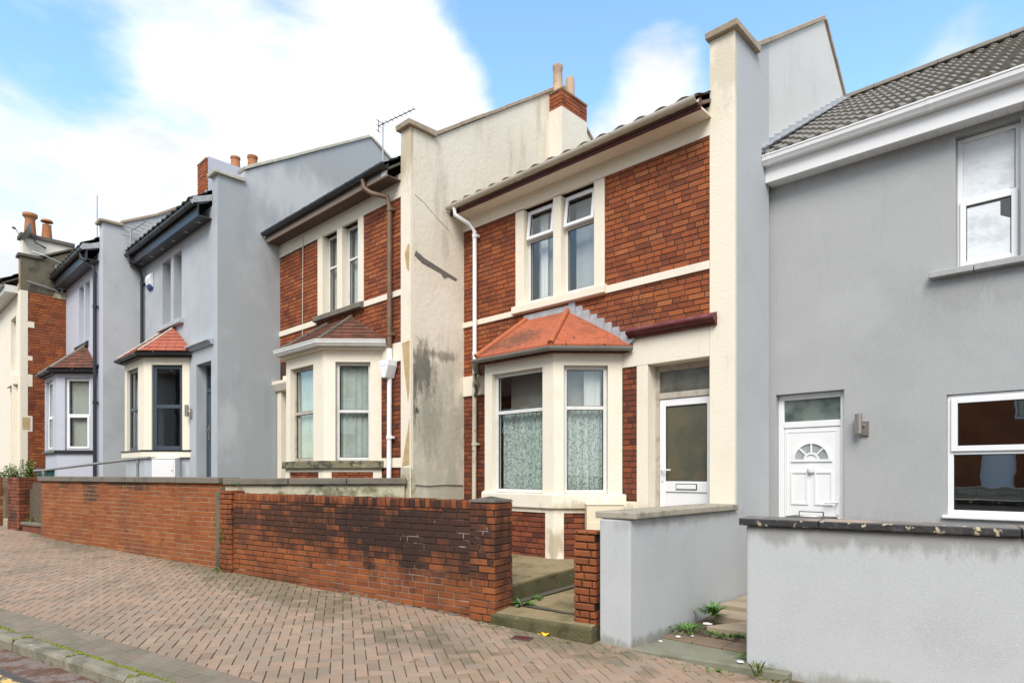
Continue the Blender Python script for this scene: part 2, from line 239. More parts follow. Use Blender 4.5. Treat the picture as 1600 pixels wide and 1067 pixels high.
M['obscure'] = glass_mat('obscure_door_glass', 1.45, frost=((.085, .088, .058), (.125, .108, .065)))
M['obscure_fan'] = glass_mat('obscure_fanlight', 1.5, frost=((.085, .085, .06), (.16, .155, .12)))
M['obscure_green'] = glass_mat('patterned_fanlight', 1.6, frost=((.035, .06, .05), (.16, .20, .18)))
M['stone_rubble'] = mat('rubble_stone', island=((.34, .31, .21), (.46, .42, .30), (.40, .37, .27)), bump=((20, .02),))

def lace():
    m = bpy.data.materials.new('lace_net'); m.use_nodes = True; t = NT(m.node_tree); bs = t.n['Principled BSDF']
    P = t.new('ShaderNodeNewGeometry').outputs['Position']
    v = t.new('ShaderNodeTexVoronoi'); v.inputs['Scale'].default_value = 24; t.put(v.inputs['Vector'], t.vmath('MULTIPLY', P, (1.4, 1.4, 1)))
    f = t.mr(v.outputs['Distance'], .30, .62)
    f2 = t.mr(t.noise(P, 55, 3), .38, .62)
    t.put(bs.inputs['Base Color'], t.mix(t.math('MULTIPLY', f, f2), (.50, .56, .53), (.13, .18, .165)))
    bs.inputs['Roughness'].default_value = .9; return m
M['lace'] = lace()
M['net'] = mat('pleated_net', (.46, .50, .47), layers=(((.30, .34, .31), 5, .4, .7, .6),))
M['pane_grey'] = mat('blue_grey_pane_tone', (.50, .515, .51), layers=(((.40, .415, .41), 1.5, .4, .7, .7),))  # even grey for sheets behind panes, added to make them read paler
M['curtain'] = mat('white_curtain', (.72, .73, .73))
M['blind_or_tone_sheet'] = mat('grey_blind', (.42, .42, .39), layers=(((.36, .36, .34), 2, .4, .7, .6),))

# ------------------------------------------------------------------ mesh tools
ROOTLOC = {}
class MB:
    def __init__(s, M=None): s.v = []; s.f = []; s.mi = []; s.cur = 0; s.M = M
    def pt(s, p):
        p = Vector(p)
        if s.M: p = s.M @ p
        s.v.append(p); return len(s.v)-1
    def face(s, pts):
        s.f.append([s.pt(p) for p in pts]); s.mi.append(s.cur)
    def facei(s, ids): s.f.append(ids); s.mi.append(s.cur)
    def box(s, x0, x1, y0, y1, z0, z1):
        b = [s.pt(p) for p in ((x0, y0, z0), (x1, y0, z0), (x1, y1, z0), (x0, y1, z0), (x0, y0, z1), (x1, y0, z1), (x1, y1, z1), (x0, y1, z1))]
        for q in ((0, 1, 5, 4), (1, 2, 6, 5), (2, 3, 7, 6), (3, 0, 4, 7), (4, 5, 6, 7), (3, 2, 1, 0)): s.facei([b[i] for i in q])
    def cbox(s, x0, x1, y0, y1, z0, z1, c=.004, both=False):
        """box with a chamfered front (and back)"""
        ring = lambda y, k: [s.pt(p) for p in ((x0+k, y, z0+k), (x1-k, y, z0+k), (x1-k, y, z1-k), (x0+k, y, z1-k))]
        A, B, C = ring(y0, c), ring(y0+c, 0), ring(y1, 0)
        s.facei(A)
        for P, Q in ((A, B), (B, C)):
            for i in range(4): s.facei([P[i], P[(i+1) % 4], Q[(i+1) % 4], Q[i]])
        s.facei(C[::-1])
    def prism(s, poly, z0, z1):
        n = len(poly); a = [s.pt((p[0], p[1], z0)) for p in poly]; b = [s.pt((p[0], p[1], z1)) for p in poly]
        s.facei(a[::-1]); s.facei(b)
        for i in range(n): s.facei([a[i], a[(i+1) % n], b[(i+1) % n], b[i]])
    def prism_x(s, yz, x0, x1):
        n = len(yz); a = [s.pt((x0, p[0], p[1])) for p in yz]; b = [s.pt((x1, p[0], p[1])) for p in yz]
        s.facei(a[::-1]); s.facei(b)
        for i in range(n): s.facei([a[i], a[(i+1) % n], b[(i+1) % n], b[i]])
    def prism_y(s, xz, y0, y1):
        n = len(xz); a = [s.pt((p[0], y0, p[1])) for p in xz]; b = [s.pt((p[0], y1, p[1])) for p in xz]
        s.facei(a[::-1]); s.facei(b)
        for i in range(n): s.facei([a[i], a[(i+1) % n], b[(i+1) % n], b[i]])
    def sweep(s, path, prof, closed=True):
        """sweep a 2D profile (out, up) along a horizontal-ish path of 3D points; 'out' is to the right of travel"""
        path = [Vector(p) for p in path]; rings = []
        for i, p in enumerate(path):
            d0 = (path[i]-path[i-1]).normalized() if i else None
            d1 = (path[i+1]-path[i]).normalized() if i < len(path)-1 else None
            n = lambda d: Vector((d.y, -d.x, 0)).normalized()
            if d0 is None: o = n(d1)
            elif d1 is None: o = n(d0)
            else:
                a, b = n(d0), n(d1); o = (a+b); o = o/(o.dot(a))
            rings.append([s.pt(p+o*q[0]+Vector((0, 0, q[1]))) for q in prof])
        m = len(prof)
        for i in range(len(rings)-1):
            for j in range(m if closed else m-1):
                s.facei([rings[i][j], rings[i+1][j], rings[i+1][(j+1) % m], rings[i][(j+1) % m]])
        if closed: s.facei(rings[0][::-1]); s.facei(rings[-1])
    def tube(s, path, r, n=10):
        path = [Vector(p) for p in path]; rings = []
        up = Vector((.13, .21, 1)).normalized()
        for i, p in enumerate(path):
            d = (path[min(i+1, len(path)-1)]-path[max(i-1, 0)]).normalized()
            a = d.cross(up if abs(d.dot(up)) < .95 else Vector((1, .1, 0))).normalized(); b = d.cross(a)
            rr = r[i] if isinstance(r, (list, tuple)) else r
            rings.append([s.pt(p+(a*math.cos(2*math.pi*k/n)+b*math.sin(2*math.pi*k/n))*rr) for k in range(n)])
        for i in range(len(rings)-1):
            for k in range(n): s.facei([rings[i][k], rings[i][(k+1) % n], rings[i+1][(k+1) % n], rings[i+1][k]])
        s.facei(rings[0][::-1]); s.facei(rings[-1])
    def lathe(s, c, prof, n=16):
        rings = [[s.pt((c[0]+r*math.cos(2*math.pi*k/n), c[1]+r*math.sin(2*math.pi*k/n), c[2]+z)) for k in range(n)] for r, z in prof]
        for i in range(len(rings)-1):
            for k in range(n): s.facei([rings[i][k], rings[i][(k+1) % n], rings[i+1][(k+1) % n], rings[i+1][k]])
        s.facei(rings[0][::-1]); s.facei(rings[-1])
    def build(s, name, mats, parent=None, bevel=0, smooth=False, fix=True):
        if not isinstance(mats, (list, tuple)): mats = [mats]
        if parent is not None: loc = ROOTLOC[parent.name]
        else:
            xs = [v.x for v in s.v]; ys = [v.y for v in s.v]; zs = [v.z for v in s.v]
            loc = Vector(((min(xs)+max(xs))/2, (min(ys)+max(ys))/2, min(zs)))
        me = bpy.data.meshes.new(name); me.from_pydata([v-loc for v in s.v], [], s.f); me.update()
        for m in mats: me.materials.append(M[m] if isinstance(m, str) else m)
        me.polygons.foreach_set('material_index', s.mi)
        if fix:
            bm = bmesh.new(); bm.from_mesh(me); bmesh.ops.recalc_face_normals(bm, faces=bm.faces); bm.to_mesh(me); bm.free()
        if smooth:
            me.polygons.foreach_set('use_smooth', [True]*len(me.polygons))
        o = bpy.data.objects.new(name, me); COL.objects.link(o)
        if parent is not None: o.parent = parent
        else: o.location = loc
        ROOTLOC[o.name] = loc
        if bevel:
            b = o.modifiers.new('bevel', 'BEVEL'); b.width = bevel; b.segments = 2; b.limit_method = 'ANGLE'
        if smooth:
            b = o.modifiers.new('split', 'EDGE_SPLIT'); b.split_angle = R(40)
        return o
def tag(o, label, cat, group=None, kind=None):
    if label: o['label'] = label
    if cat: o['category'] = cat
    if group: o['group'] = group
    if kind: o['kind'] = kind
    return o
def empty(name, loc, label, cat, group=None):
    o = bpy.data.objects.new(name, None); COL.objects.link(o); o.location = loc; o.empty_display_size = .2
    ROOTLOC[o.name] = Vector(loc); return tag(o, label, cat, group)
def struct(mb, name, mats, **k): return tag(mb.build(name, mats, **k), None, None, None, 'structure')
def frame(ox, oy, oz, ex, ey):
    """local x along the face (to the viewer's right), y into the building, z up"""
    l = math.hypot(ex, ey); ex /= l; ey /= l
    return Matrix(((ex, -ey, 0, ox), (ey, ex, 0, oy), (0, 0, 1, oz), (0, 0, 0, 1)))
ID = Matrix.Identity(4)

def holed(mb, x0, x1, z0, z1, holes, yf, yb):
    """wall slab with rectangular holes (hx0,hx1,hz0,hz1), reveals included"""
    xs = sorted({x0, x1, *[min(max(h[i], x0), x1) for h in holes for i in (0, 1)]})
    zs = sorted({z0, z1, *[min(max(h[i], z0), z1) for h in holes for i in (2, 3)]})
    solid = lambda cx, cz: x0 < cx < x1 and z0 < cz < z1 and not any(h[0] < cx < h[1] and h[2] < cz < h[3] for h in holes)
    for i in range(len(xs)-1):
        for j in range(len(zs)-1):
            a, b, c, d = xs[i], xs[i+1], zs[j], zs[j+1]
            if not solid((a+b)/2, (c+d)/2): continue
            for y in (yf, yb): mb.face([(a, y, c), (b, y, c), (b, y, d), (a, y, d)])
            xa, xb = (xs[i-1]+a)/2 if i else x0-1, (b+xs[i+2])/2 if i+2 < len(xs) else x1+1
            za, zb = (zs[j-1]+c)/2 if j else z0-1, (d+zs[j+2])/2 if j+2 < len(zs) else z1+1
            if not solid(xa, (c+d)/2): mb.face([(a, yf, c), (a, yb, c), (a, yb, d), (a, yf, d)])
            if not solid(xb, (c+d)/2): mb.face([(b, yf, c), (b, yb, c), (b, yb, d), (b, yf, d)])
            if not solid((a+b)/2, za): mb.face([(a, yf, c), (b, yf, c), (b, yb, c), (a, yb, c)])
            if not solid((a+b)/2, zb): mb.face([(a, yf, d), (b, yf, d), (b, yb, d), (a, yb, d)])

def bricks(mb, x0, x1, z0, z1, y, depth=.03, course=.075, joint=.012, anchor=0.0, p_head=.3, jit=.0025, c=.004, L=.225, seed=None):
    r = random.Random(seed if seed is not None else int(x0*977+z0*131+y*37))
    k = math.floor((z0-anchor)/course)
    while anchor+k*course < z1-.012:
        za = max(anchor+k*course, z0); zb = min(anchor+(k+1)*course-joint, z1)
        k += 1
        if zb-za < .012: continue
        x = x0-(r.random()*L if k % 2 else (r.random()*.5+.3)*L*.6)
        while x < x1-.015:
            l = L*.5 if r.random() < p_head else L
            l *= 1+r.uniform(-.02, .02)
            a, b = max(x, x0), min(x+l-joint, x1); x += l
            if b-a < .02: continue
            dy = r.uniform(-jit, jit); dz = r.uniform(-.0015, .0015)
            mb.cbox(a, b, y+dy, y+depth, za+dz, zb+dz, c)

def facet(mb, A, B, C, D, courses, tw, lift=.014, r=rnd):
    """tile courses on the facet eave A-B, top D-C"""
    A, B, C, D = map(Vector, (A, B, C, D)); n = (B-A).cross(D-A).normalized()
    if n.z < 0: n = -n
    for k in range(courses):
        t0, t1 = k/courses, min(1, (k+1.12)/courses)
        l0, r0, l1, r1 = A.lerp(D, t0), B.lerp(C, t0), A.lerp(D, t1), B.lerp(C, t1)
        wd = (r0-l0).length; m = max(1, int(round(wd/tw)))
        off = .5 if k % 2 else 0
        cuts = [0]+[min(1, (i+off)/m) for i in range(1 if off == 0 else 0, m+1)]
        cuts = sorted(set([c for c in cuts if 0 <= c <= 1]+[1]))
        for i in range(len(cuts)-1):
            ca, cb = cuts[i]+.004, cuts[i+1]-.004
            if cb-ca < .01: continue
            j = r.uniform(0, .004)
            top = [l0.lerp(r0, ca)+n*(lift+j), l0.lerp(r0, cb)+n*(lift+j), l1.lerp(r1, cb)+n*.003, l1.lerp(r1, ca)+n*.003]
            bot = [l0.lerp(r0, ca)-n*.004, l0.lerp(r0, cb)-n*.004]
            t = [mb.pt(p) for p in top]; b = [mb.pt(p) for p in bot]
            mb.facei(t); mb.facei([b[0], b[1], t[1], t[0]])
            mb.facei([b[0], t[0], t[3]]); mb.facei([b[1], t[2], t[1]])
    n2 = n*.006
    mb.face([A-n2, B-n2, C-n2, D-n2])

def pantiles(mb, x0, x1, y0, z0, y1, z1, pitch=.3, roll=.032, exposure=.33, res=.05, lift0=.034):
    L = math.hypot(y1-y0, z1-z0); dy, dz = (y1-y0)/L, (z1-z0)/L; n = max(1, int(round(L/exposure))); ex = L/n
    nx = int((x1-x0)/res); prev = None
    for k in range(n):
        rows = []
        for s, lift in ((k*ex, lift0), ((k+1)*ex+.02, .004)):
            row = []
            for i in range(nx+1):
                x = x0+(x1-x0)*i/nx
                u = (x/pitch) % 1.0
                h = roll*max(0, math.cos((u-.5)*2*math.pi/1.15))**.8 if abs(u-.5) < .29 else 0
                h += lift
                row.append((x, y0+dy*s-dz*h, z0+dz*s+dy*h))
            rows.append(row)
        ids = [[mb.pt(p) for p in row] for row in rows]
        low = [mb.pt((p[0], p[1]+dz*.03, p[2]-dy*.03)) for p in rows[0]]
        for i in range(nx):
            mb.facei([ids[0][i], ids[0][i+1], ids[1][i+1], ids[1][i]])
            mb.facei([low[i], low[i+1], ids[0][i+1], ids[0][i]])

# ------------------------------------------------------------------ street geometry
W0 = Vector((-4.69, 4.83)); EL = Vector((.985, .174))          # a point of the frontage line and its direction (to the right)
def sD(x, y): return -(x-W0.x)*.985-(y-W0.y)*.174, (x-W0.x)*.174-(y-W0.y)*.985
def gz(x, y):
    s, D = sD(x, y); return (.026 if s > 0 else .04)*s-.012*D
def street(s, D): return W0.x-.985*s+.174*D, W0.y-.174*s-.985*D
KA = R(13.6); KE = Vector((math.cos(KA), math.sin(KA))); KN = Vector((math.sin(KA), -math.cos(KA)))     # kerb direction and outward (road) normal
KP = Vector((-6.946, 1.655))                                                                      # a point on the edge-band line
def kline(a, o): p = KP+KE*a+KN*o; return p.x, p.y
def kcoord(x, y): q = Vector((x, y))-KP; return q.dot(KE), q.dot(KN)

# ground sheet, road, kerb, pavement
mb = MB(); mb.face([(-900, -900, -.62), (900, -900, -.62), (900, 900, -.62), (-900, 900, -.62)]); struct(mb, 'ground', 'ground')
mb = MB()
def road_z(x, y, o): return gz(x, y)-.105-.0*o
N = 60
for i in range(N):
    a0, a1 = -45+80*i/N, -45+80*(i+1)/N
    prev = None
    for o0, o1, mi in ((.5, .78, 1), (.78, 9.0, 0)):
        mb.cur = mi
        q = []
        for a, o in ((a0, o0), (a1, o0), (a1, o1), (a0, o1)):
            x, y = kline(a, o); xx, yy = kline(a, .5); q.append((x, y, gz(xx, yy)-.105+min(.05, .02*(o-.5))))
        mb.face(q)
struct(mb, 'road', ['road', 'gutter_dirt'])
mb = MB()
for o0, o1 in ((.86, .94), (1.04, 1.12)):
    for i in range(N):
        a0, a1 = -45+80*i/N, -45+80*(i+1)/N; q = []
        for a, o in ((a0, o0), (a1, o0), (a1, o1), (a0, o1)):
            x, y = kline(a, o); xx, yy = kline(a, .5); q.append((x, y, gz(xx, yy)-.105+.02*(o-.5)+.005))
        mb.face(q)
struct(mb, 'yellow_road_lines', 'yellow')
# kerbstones
mb = MB(); a = -30.0; r = random.Random(3)
lens = []
stops = [-.62+.94*k for k in range(-34, 26)]
for k in range(len(stops)-1):
    a0, a1 = stops[k]+.006, stops[k+1]-.006
    prof = [(.352, -.2), (.352, -.004), (.47, 0), (.488, -.010), (.499, -.03), (.505, -.2)]
    rows = []
    nseg = 6
    for i in range(nseg+1):
        a = a0+(a1-a0)*i/nseg; e = .012 if i in (0, nseg) else 0
        row = []
        for o, z in prof:
            x, y = kline(a, o-(.004 if o > .48 else 0)*(1 if i in (0, nseg) else 0)+(r.uniform(-.004, .004) if o > .46 else 0)); xx, yy = kline(a, .5)
            row.append(mb.pt((x, y, gz(xx, yy)+z-e*(1 if z > -.1 else 0)*.4+(r.uniform(-.004, .002) if o > .46 else 0))))
        rows.append(row)
    for i in range(nseg):
        for j in range(len(prof)-1): mb.facei([rows[i][j], rows[i+1][j], rows[i+1][j+1], rows[i][j+1]])
    mb.facei(rows[0]); mb.facei(rows[-1][::-1])
struct(mb, 'kerb', 'kerb')

def clip(poly, f):
    out = []
    for i in range(len(poly)):
        p, q = poly[i], poly[(i+1) % len(poly)]; fp, fq = f(p), f(q)
        if fp <= 0: out.append(p)
        if (fp < 0) != (fq < 0) and fp != fq:
            t = fp/(fp-fq); out.append((p[0]+(q[0]-p[0])*t, p[1]+(q[1]-p[1])*t))
    return out
def shrink(poly, d):
    """move each edge of a convex polygon inward by d"""
    area = sum(poly[i][0]*poly[(i+1) % len(poly)][1]-poly[(i+1) % len(poly)][0]*poly[i][1] for i in range(len(poly)))
    if area < 0: poly = poly[::-1]
    out = poly
    for i in range(len(poly)):
        p, q = Vector(poly[i]), Vector(poly[(i+1) % len(poly)]); e = q-p
        if e.length < 1e-4: continue
        e.normalize(); n = Vector((e.y, -e.x))
        out = clip(out, lambda z: (Vector(z)-p).dot(n)+d)
        if len(out) < 3: return []
    return out
def paver(mb, poly, rr):
    a = shrink(poly, .0035); b = shrink(poly, .0075)
    if len(a) < 3 or len(a) != len(b): return
    dz = rr.uniform(-.0022, .0022); tx, ty = rr.uniform(-.01, .01), rr.uniform(-.01, .01)
    cx = sum(p[0] for p in a)/len(a); cy = sum(p[1] for p in a)/len(a)
    zz = lambda p: gz(*p)+dz+tx*(p[0]-cx)+ty*(p[1]-cy)
    t = [mb.pt((p[0], p[1], zz(p))) for p in b]; m = [mb.pt((p[0], p[1], zz(p)-.0045)) for p in a]; l = [mb.pt((p[0], p[1], zz(p)-.03)) for p in a]
    n = len(a); mb.facei(t)
    for P, Q in ((t, m), (m, l)):
        for i in range(n): mb.facei([P[i], Q[i], Q[(i+1) % n], P[(i+1) % n]])
mb = MB(); rr = random.Random(11)
PA = KA+R(45); p1 = Vector((math.cos(PA), math.sin(PA))); p2 = Vector((-math.sin(PA), math.cos(PA)))
for i in range(-330, 150):
    for j in range(-260, 260):
        k = (i-j) % 4
        if k == 0: sz = (2, 1)
        elif k == 3: sz = (1, 2)
        else: continue
        q = [KP+p1*((i+u*sz[0])*.1)+p2*((j+v*sz[1])*.1) for u, v in ((0, 0), (1, 0), (1, 1), (0, 1))]
        c = (q[0]+q[2])/2; s, D = sD(c.x, c.y)
        if not (-6.5 < s < 19 and D > -.35): continue
        o = kcoord(c.x, c.y)[1]
        if o > .15: continue
        pl = [tuple(v) for v in q]
        if o > -.25: pl = clip(pl, lambda z: kcoord(*z)[1])
        if len(pl) >= 3: paver(mb, pl, rr)
mb.cur = 1
for row, (o0, o1) in enumerate(((0, .115), (.115, .235), (.235, .352))):
    a = -24+row*.07
    while a < 9:
        paver(mb, [kline(a, o0), kline(a+.2, o0), kline(a+.2, o1), kline(a, o1)], rr); a += .2
mb.cur = 2
for i in range(40):
    s0, s1 = -7+27*i/40, -7+27*(i+1)/40
    q = []
    for s in (s0, s1): x, y = street(s, -.3); q.append((x, y, gz(x, y)-.009))
    for s in (s1, s0):
        x, y = street(s, 0); a = kcoord(x, y)[0]; x, y = kline(a, .353); q.append((x, y, gz(x, y)-.009))
    mb.face(q)
struct(mb, 'pavement', ['paver', 'paver_grey', 'joint'], fix=False)
# further pavement up the hill
mb = MB()
for s0, s1 in ((20, 45), (-14, -7)):
    q = []
    for s in (s0, s1): x, y = street(s, -.3); q.append((x, y, gz(x, y)-.012))
    for s in (s1, s0):
        x, y = street(s, 0); a = kcoord(x, y)[0]; x, y = kline(a, .353); q.append((x, y, gz(x, y)-.012))
    mb.face(q)
struct(mb, 'pavement', ['paver_grey'])

# ------------------------------------------------------------------ building pieces
def window(h, F, x0, x1, z0, z1, y, fw=.05, tz=None, fmat='upvc', top=None, low=None, tilt=0, glass='clear', tmat=None, label=None, dp=.06, cur=()):
    mb = MB(F)
    mb.box(x0, x0+fw, y, y+dp, z0, z1); mb.box(x1-fw, x1, y, y+dp, z0, z1)
    mb.box(x0+fw, x1-fw, y+.001, y+dp-.001, z0, z0+fw); mb.box(x0+fw, x1-fw, y+.001, y+dp-.001, z1-fw, z1)
    if tz: mb.box(x0+fw, x1-fw, y+.002, y+dp-.002, tz-fw*.5, tz+fw*.5)
    wd = mb.build('window', fmat, h, bevel=.005)
    if label: wd['label'] = label
    cells = [(x0+fw, x1-fw, z0+fw, (tz-fw*.5) if tz else z1-fw, low)]
    if tz: cells.append((x0+fw, x1-fw, tz+fw*.5, z1-fw, top))
    for n, (a, b, c, d, sash) in enumerate(cells):
        G = F
        if sash:
            tl = tilt if n == 1 else 0
            if tl: G = F @ Matrix.Translation((0, y-.02, d+.02)) @ Matrix.Rotation(R(tl), 4, 'X') @ Matrix.Translation((0, -y+.02, -d-.02))
            e = .022; s = sash; m2 = MB(G)
            a, b, c, d = a-e, b+e, c-e, d+e
            m2.box(a, a+s, y-.022, y+.03, c, d); m2.box(b-s, b, y-.022, y+.03, c, d)
            m2.box(a+s, b-s, y-.021, y+.029, c, c+s); m2.box(a+s, b-s, y-.021, y+.029, d-s, d)
            m2.build('sash', tmat or fmat, wd, bevel=.005)
            a, b, c, d = a+s, b-s, c+s, d-s; yy = y+.004
        else: yy = y+.022
        # dark gasket line, then the pane
        m3 = MB(G); g = .008
        m3.box(a, a+g, yy-.004, yy+.01, c, d); m3.box(b-g, b, yy-.004, yy+.01, c, d); m3.box(a+g, b-g, yy-.004, yy+.01, c, c+g); m3.box(a+g, b-g, yy-.004, yy+.01, d-g, d)
        m3.build('gasket', 'dark_gap', wd)
        m4 = MB(G); m4.box(a+.001, b-.001, yy, yy+.005, c+.001, d-.001)
        m4.build('pane', glass, wd)
    for name, m, a, b, c, d, dy, amp, wl in cur:
        cm = MB(F); n = max(8, int((b-a)/.012)); pr = random.Random(int(a*100+c*10))
        ph = pr.random()*6; rows = []
        for z, k in ((c, 1), ((c+d)/2, .9), (d, .6)):
            rows.append([cm.pt((a+(b-a)*i/n, y+dy+amp*k*(math.sin(ph+i*(b-a)/n*2*math.pi/wl)+.5*math.sin(ph*2+i*(b-a)/n*2*math.pi/wl*1.7)), z)) for i in range(n+1)])
        for q in range(2):
            for i in range(n): cm.facei([rows[q][i], rows[q][i+1], rows[q+1][i+1], rows[q+1][i]])
        cm.build(name, m, wd, smooth=False)
    return wd

def half_gutter(mb, path, r=.058, brackets=None):
    arc = [(r*math.cos(a), r*math.sin(a)) for a in [math.pi+math.pi*i/9 for i in range(10)]]
    inn = [(.88*r*math.cos(a), .88*r*math.sin(a)) for a in [2*math.pi-math.pi*i/9 for i in range(10)]]
    mb.sweep(path, arc+inn)
    if brackets:
        for i in range(len(path)-1):
            A, B = Vector(path[i]), Vector(path[i+1]); L = (B-A).length; d = (B-A)/L
            n = max(1, int(L/brackets))
            for k in range(n):
                t = (k+.5)*L/n; q = (r+.006)
                mb.sweep([A+d*(t-.015), A+d*(t+.015)], [(q*math.cos(a), q*math.sin(a)+.001) for a in [math.pi+math.pi*j/9 for j in range(10)]]+[(.8*q*math.cos(a), .8*q*math.sin(a)) for a in [2*math.pi-math.pi*j/9 for j in range(10)]])
def ogee_gutter(mb, path, s=1.0):
    mb.sweep(path, [(-.05*s, -.055*s), (.02*s, -.055*s), (.035*s, -.03*s), (.05*s, -.01*s), (.055*s, .03*s), (.062*s, .032*s), (.062*s, .05*s), (-.05*s, .05*s)])

def bay_pts(x0, x3, yf, p, o=0.0, k=math.tan(R(22.5))):
    return [(x0-o*1.4142, yf), (x0+p-o*k, yf-p-o), (x3-p+o*k, yf-p-o), (x3+o*1.4142, yf)]
def bay_frames(x0, x3, yf, p):
    return [(frame(x0, yf, 0, p, -p), p*1.4142), (frame(x0+p, yf-p, 0, 1, 0), x3-x0-2*p), (frame(x3-p, yf-p, 0, p, p), p*1.4142)]
def bay(h, x0, x3, yf, p, zb, zs0, zs1, zh, zt, wallm, sillm, openings, sill_o=.05, basem=None, brick=None, th=.16):
    Fs = bay_frames(x0, x3, yf, p)
    mb = MB()
    mats = [wallm]
    for (F, L), (oa, ob) in zip(Fs, openings):
        mb.M = F; holed(mb, 0, L, zs1, zt, [(oa, ob, zs1-.01, zh)], 0, th)
    b = mb.build('bay_window', mats, h, bevel=.006)
    mb = MB(); mb.prism(bay_pts(x0, x3, yf, p, sill_o), zs0, zs1); mb.build('sill', sillm, b, bevel=.012)
    if brick:
        mb = MB()
        mb.cur = 0
        mb.prism(bay_pts(x0, x3, yf, p, -.02), zb, zs0); mb.cur = 1
        for (F, L) in Fs:
            mb.M = F; bricks(mb, .12, L-.12, zb, zs0-.06, 0.008, .04, anchor=zb)
        mb.build('base', ['mortar_red', brick], b, fix=False)
        mb = MB()
        for (F, L) in Fs:
            mb.M = F; mb.box(-.006, .14, -.012, .1, zb, zs0-.062); mb.box(L-.14, L+.006, -.0125, .1, zb, zs0-.062); mb.box(-.005, L+.005, -.0105, .1, zs0-.06, zs0)
        mb.build('base_pilasters', wallm, b)
    else:
        mb = MB(); mb.prism(bay_pts(x0, x3, yf, p, -.015), zb, zs0); mb.build('base', basem or wallm, b)
    return b, Fs
def bay_roof(h, x0, x3, yf, p, ze, zt, xa, xb, tile=None, flat=None, hip='roof_hip', over=.13, fascia='maroon', fh=.08, courses=6, gut=None, gutm=None, hipr=.045, gr=.05):
    E = bay_pts(x0, x3, yf, p, over); T = [(xa, yf-.02, zt), (xb, yf-.02, zt)]
    e = [(a, b, ze) for a, b in E]
    mb = MB()
    fac = [(e[0], e[1], T[0], T[0]), (e[1], e[2], T[1], T[0]), (e[2], e[3], T[1], T[1])]
    for A, B, C, D in fac:
        if flat:
            if C == D: mb.face([A, B, C])
            else: mb.face([A, B, C, D])
            # feint course steps
        else: facet(mb, A, B, C, D, courses, .19)
    if flat:
        for A, B, C, D in fac:
            A2, B2 = Vector(A)-Vector((0, 0, .025)), Vector(B)-Vector((0, 0, .025)); mb.face([A, B, B2, A2])
    r = mb.build('bay_roof', tile or flat, h, fix=False)
    mb = MB(); mb.prism(bay_pts(x0, x3, yf, p, over-.05), ze-.03-fh, ze-.03); mb.build('fascia', fascia, r)
    for A, B in ((e[1], T[0]), (e[2], T[1])):
        mb = MB(); A, B = Vector(A), Vector(B); n = 6 if flat else 5
        up = Vector((0, 0, .008))
        pts = [A.lerp(B, i/n)+up for i in range(n+1)]
        for i in range(n): mb.tube([pts[i]-up*.2, pts[i+1]+(pts[i+1]-pts[i])*.05+up*.4], [hipr*1.06, hipr*.96], 10)
        mb.build('hip_tiles', hip, r, smooth=True)
    if gut:
        mb = MB(); P = [(a, b, ze-.045) for a, b in bay_pts(x0, x3, yf-.0, p, over+.02)]
        P[0] = (P[0][0]+.03, P[0][1]-.03, P[0][2]); P[3] = (P[3][0]-.03, P[3][1]-.03, P[3][2])
        if gut == 'ogee': ogee_gutter(mb, P)
        else: half_gutter(mb, P, gr, .6)
        mb.build('gutter', gutm, r)
    return r
def party(h, xa, xb, prof, m, cop, copm, cap=None, label=None, x_extra=.035, name='party_wall'):
    """prof: list of (y,z); cop: list of (y,z) path of the sloping coping; cap: (y0,y1,z) block"""
    mb = MB(); mb.prism_x(prof, xa, xb); pw = mb.build(name, m, h)
    mb = MB(); rr = random.Random(int(xa*10))
    for (y0, z0), (y1, z1) in zip(cop, cop[1:]):
        L = math.hypot(y1-y0, z1-z0); n = max(1, int(L/.62)); ty, tz = (y1-y0)/L, (z1-z0)/L
        for i in range(n):
            a, b = i*L/n+.003, (i+1)*L/n-.003; j = rr.uniform(-.004, .006)
            q = [(y0+ty*s-tz*o, z0+tz*s+ty*o) for s, o in ((a, -.002+j), (b, -.002+j), (b, .058+j), (a, .058+j))]
            mb.prism_x(q, xa-x_extra, xb+x_extra)
    mb.build('coping', copm, pw, bevel=.008)
    if cap:
        y0, y1, z, t = cap
        mb = MB(); mb.prism_x([(y0-.07, z), (y1, z), (y1+.012, z+t*.8), (y0-.085, z+t*.62)], xa-.06, xb+.06); mb.build('pier_cap', copm, pw, bevel=.008)
    return pw
def pipe(h, pts, r, m, name='downpipe', collars=()):
    mb = MB(); mb.tube(pts, r, 12)
    for z in collars:
        for a, b in zip(pts, pts[1:]):
            if min(a[2], b[2]) <= z <= max(a[2], b[2]) and abs(a[2]-b[2]) > .2:
                t = (z-a[2])/(b[2]-a[2]); c = Vector(a).lerp(Vector(b), t); mb.tube([c-Vector((0, 0, .03)), c+Vector((0, 0, .03))], r*1.25, 12); mb.box(c.x-r*1.7, c.x+r*1.7, c.y, c.y+.06, z-.02, z+.02)
    return mb.build(name, m, h, smooth=True)
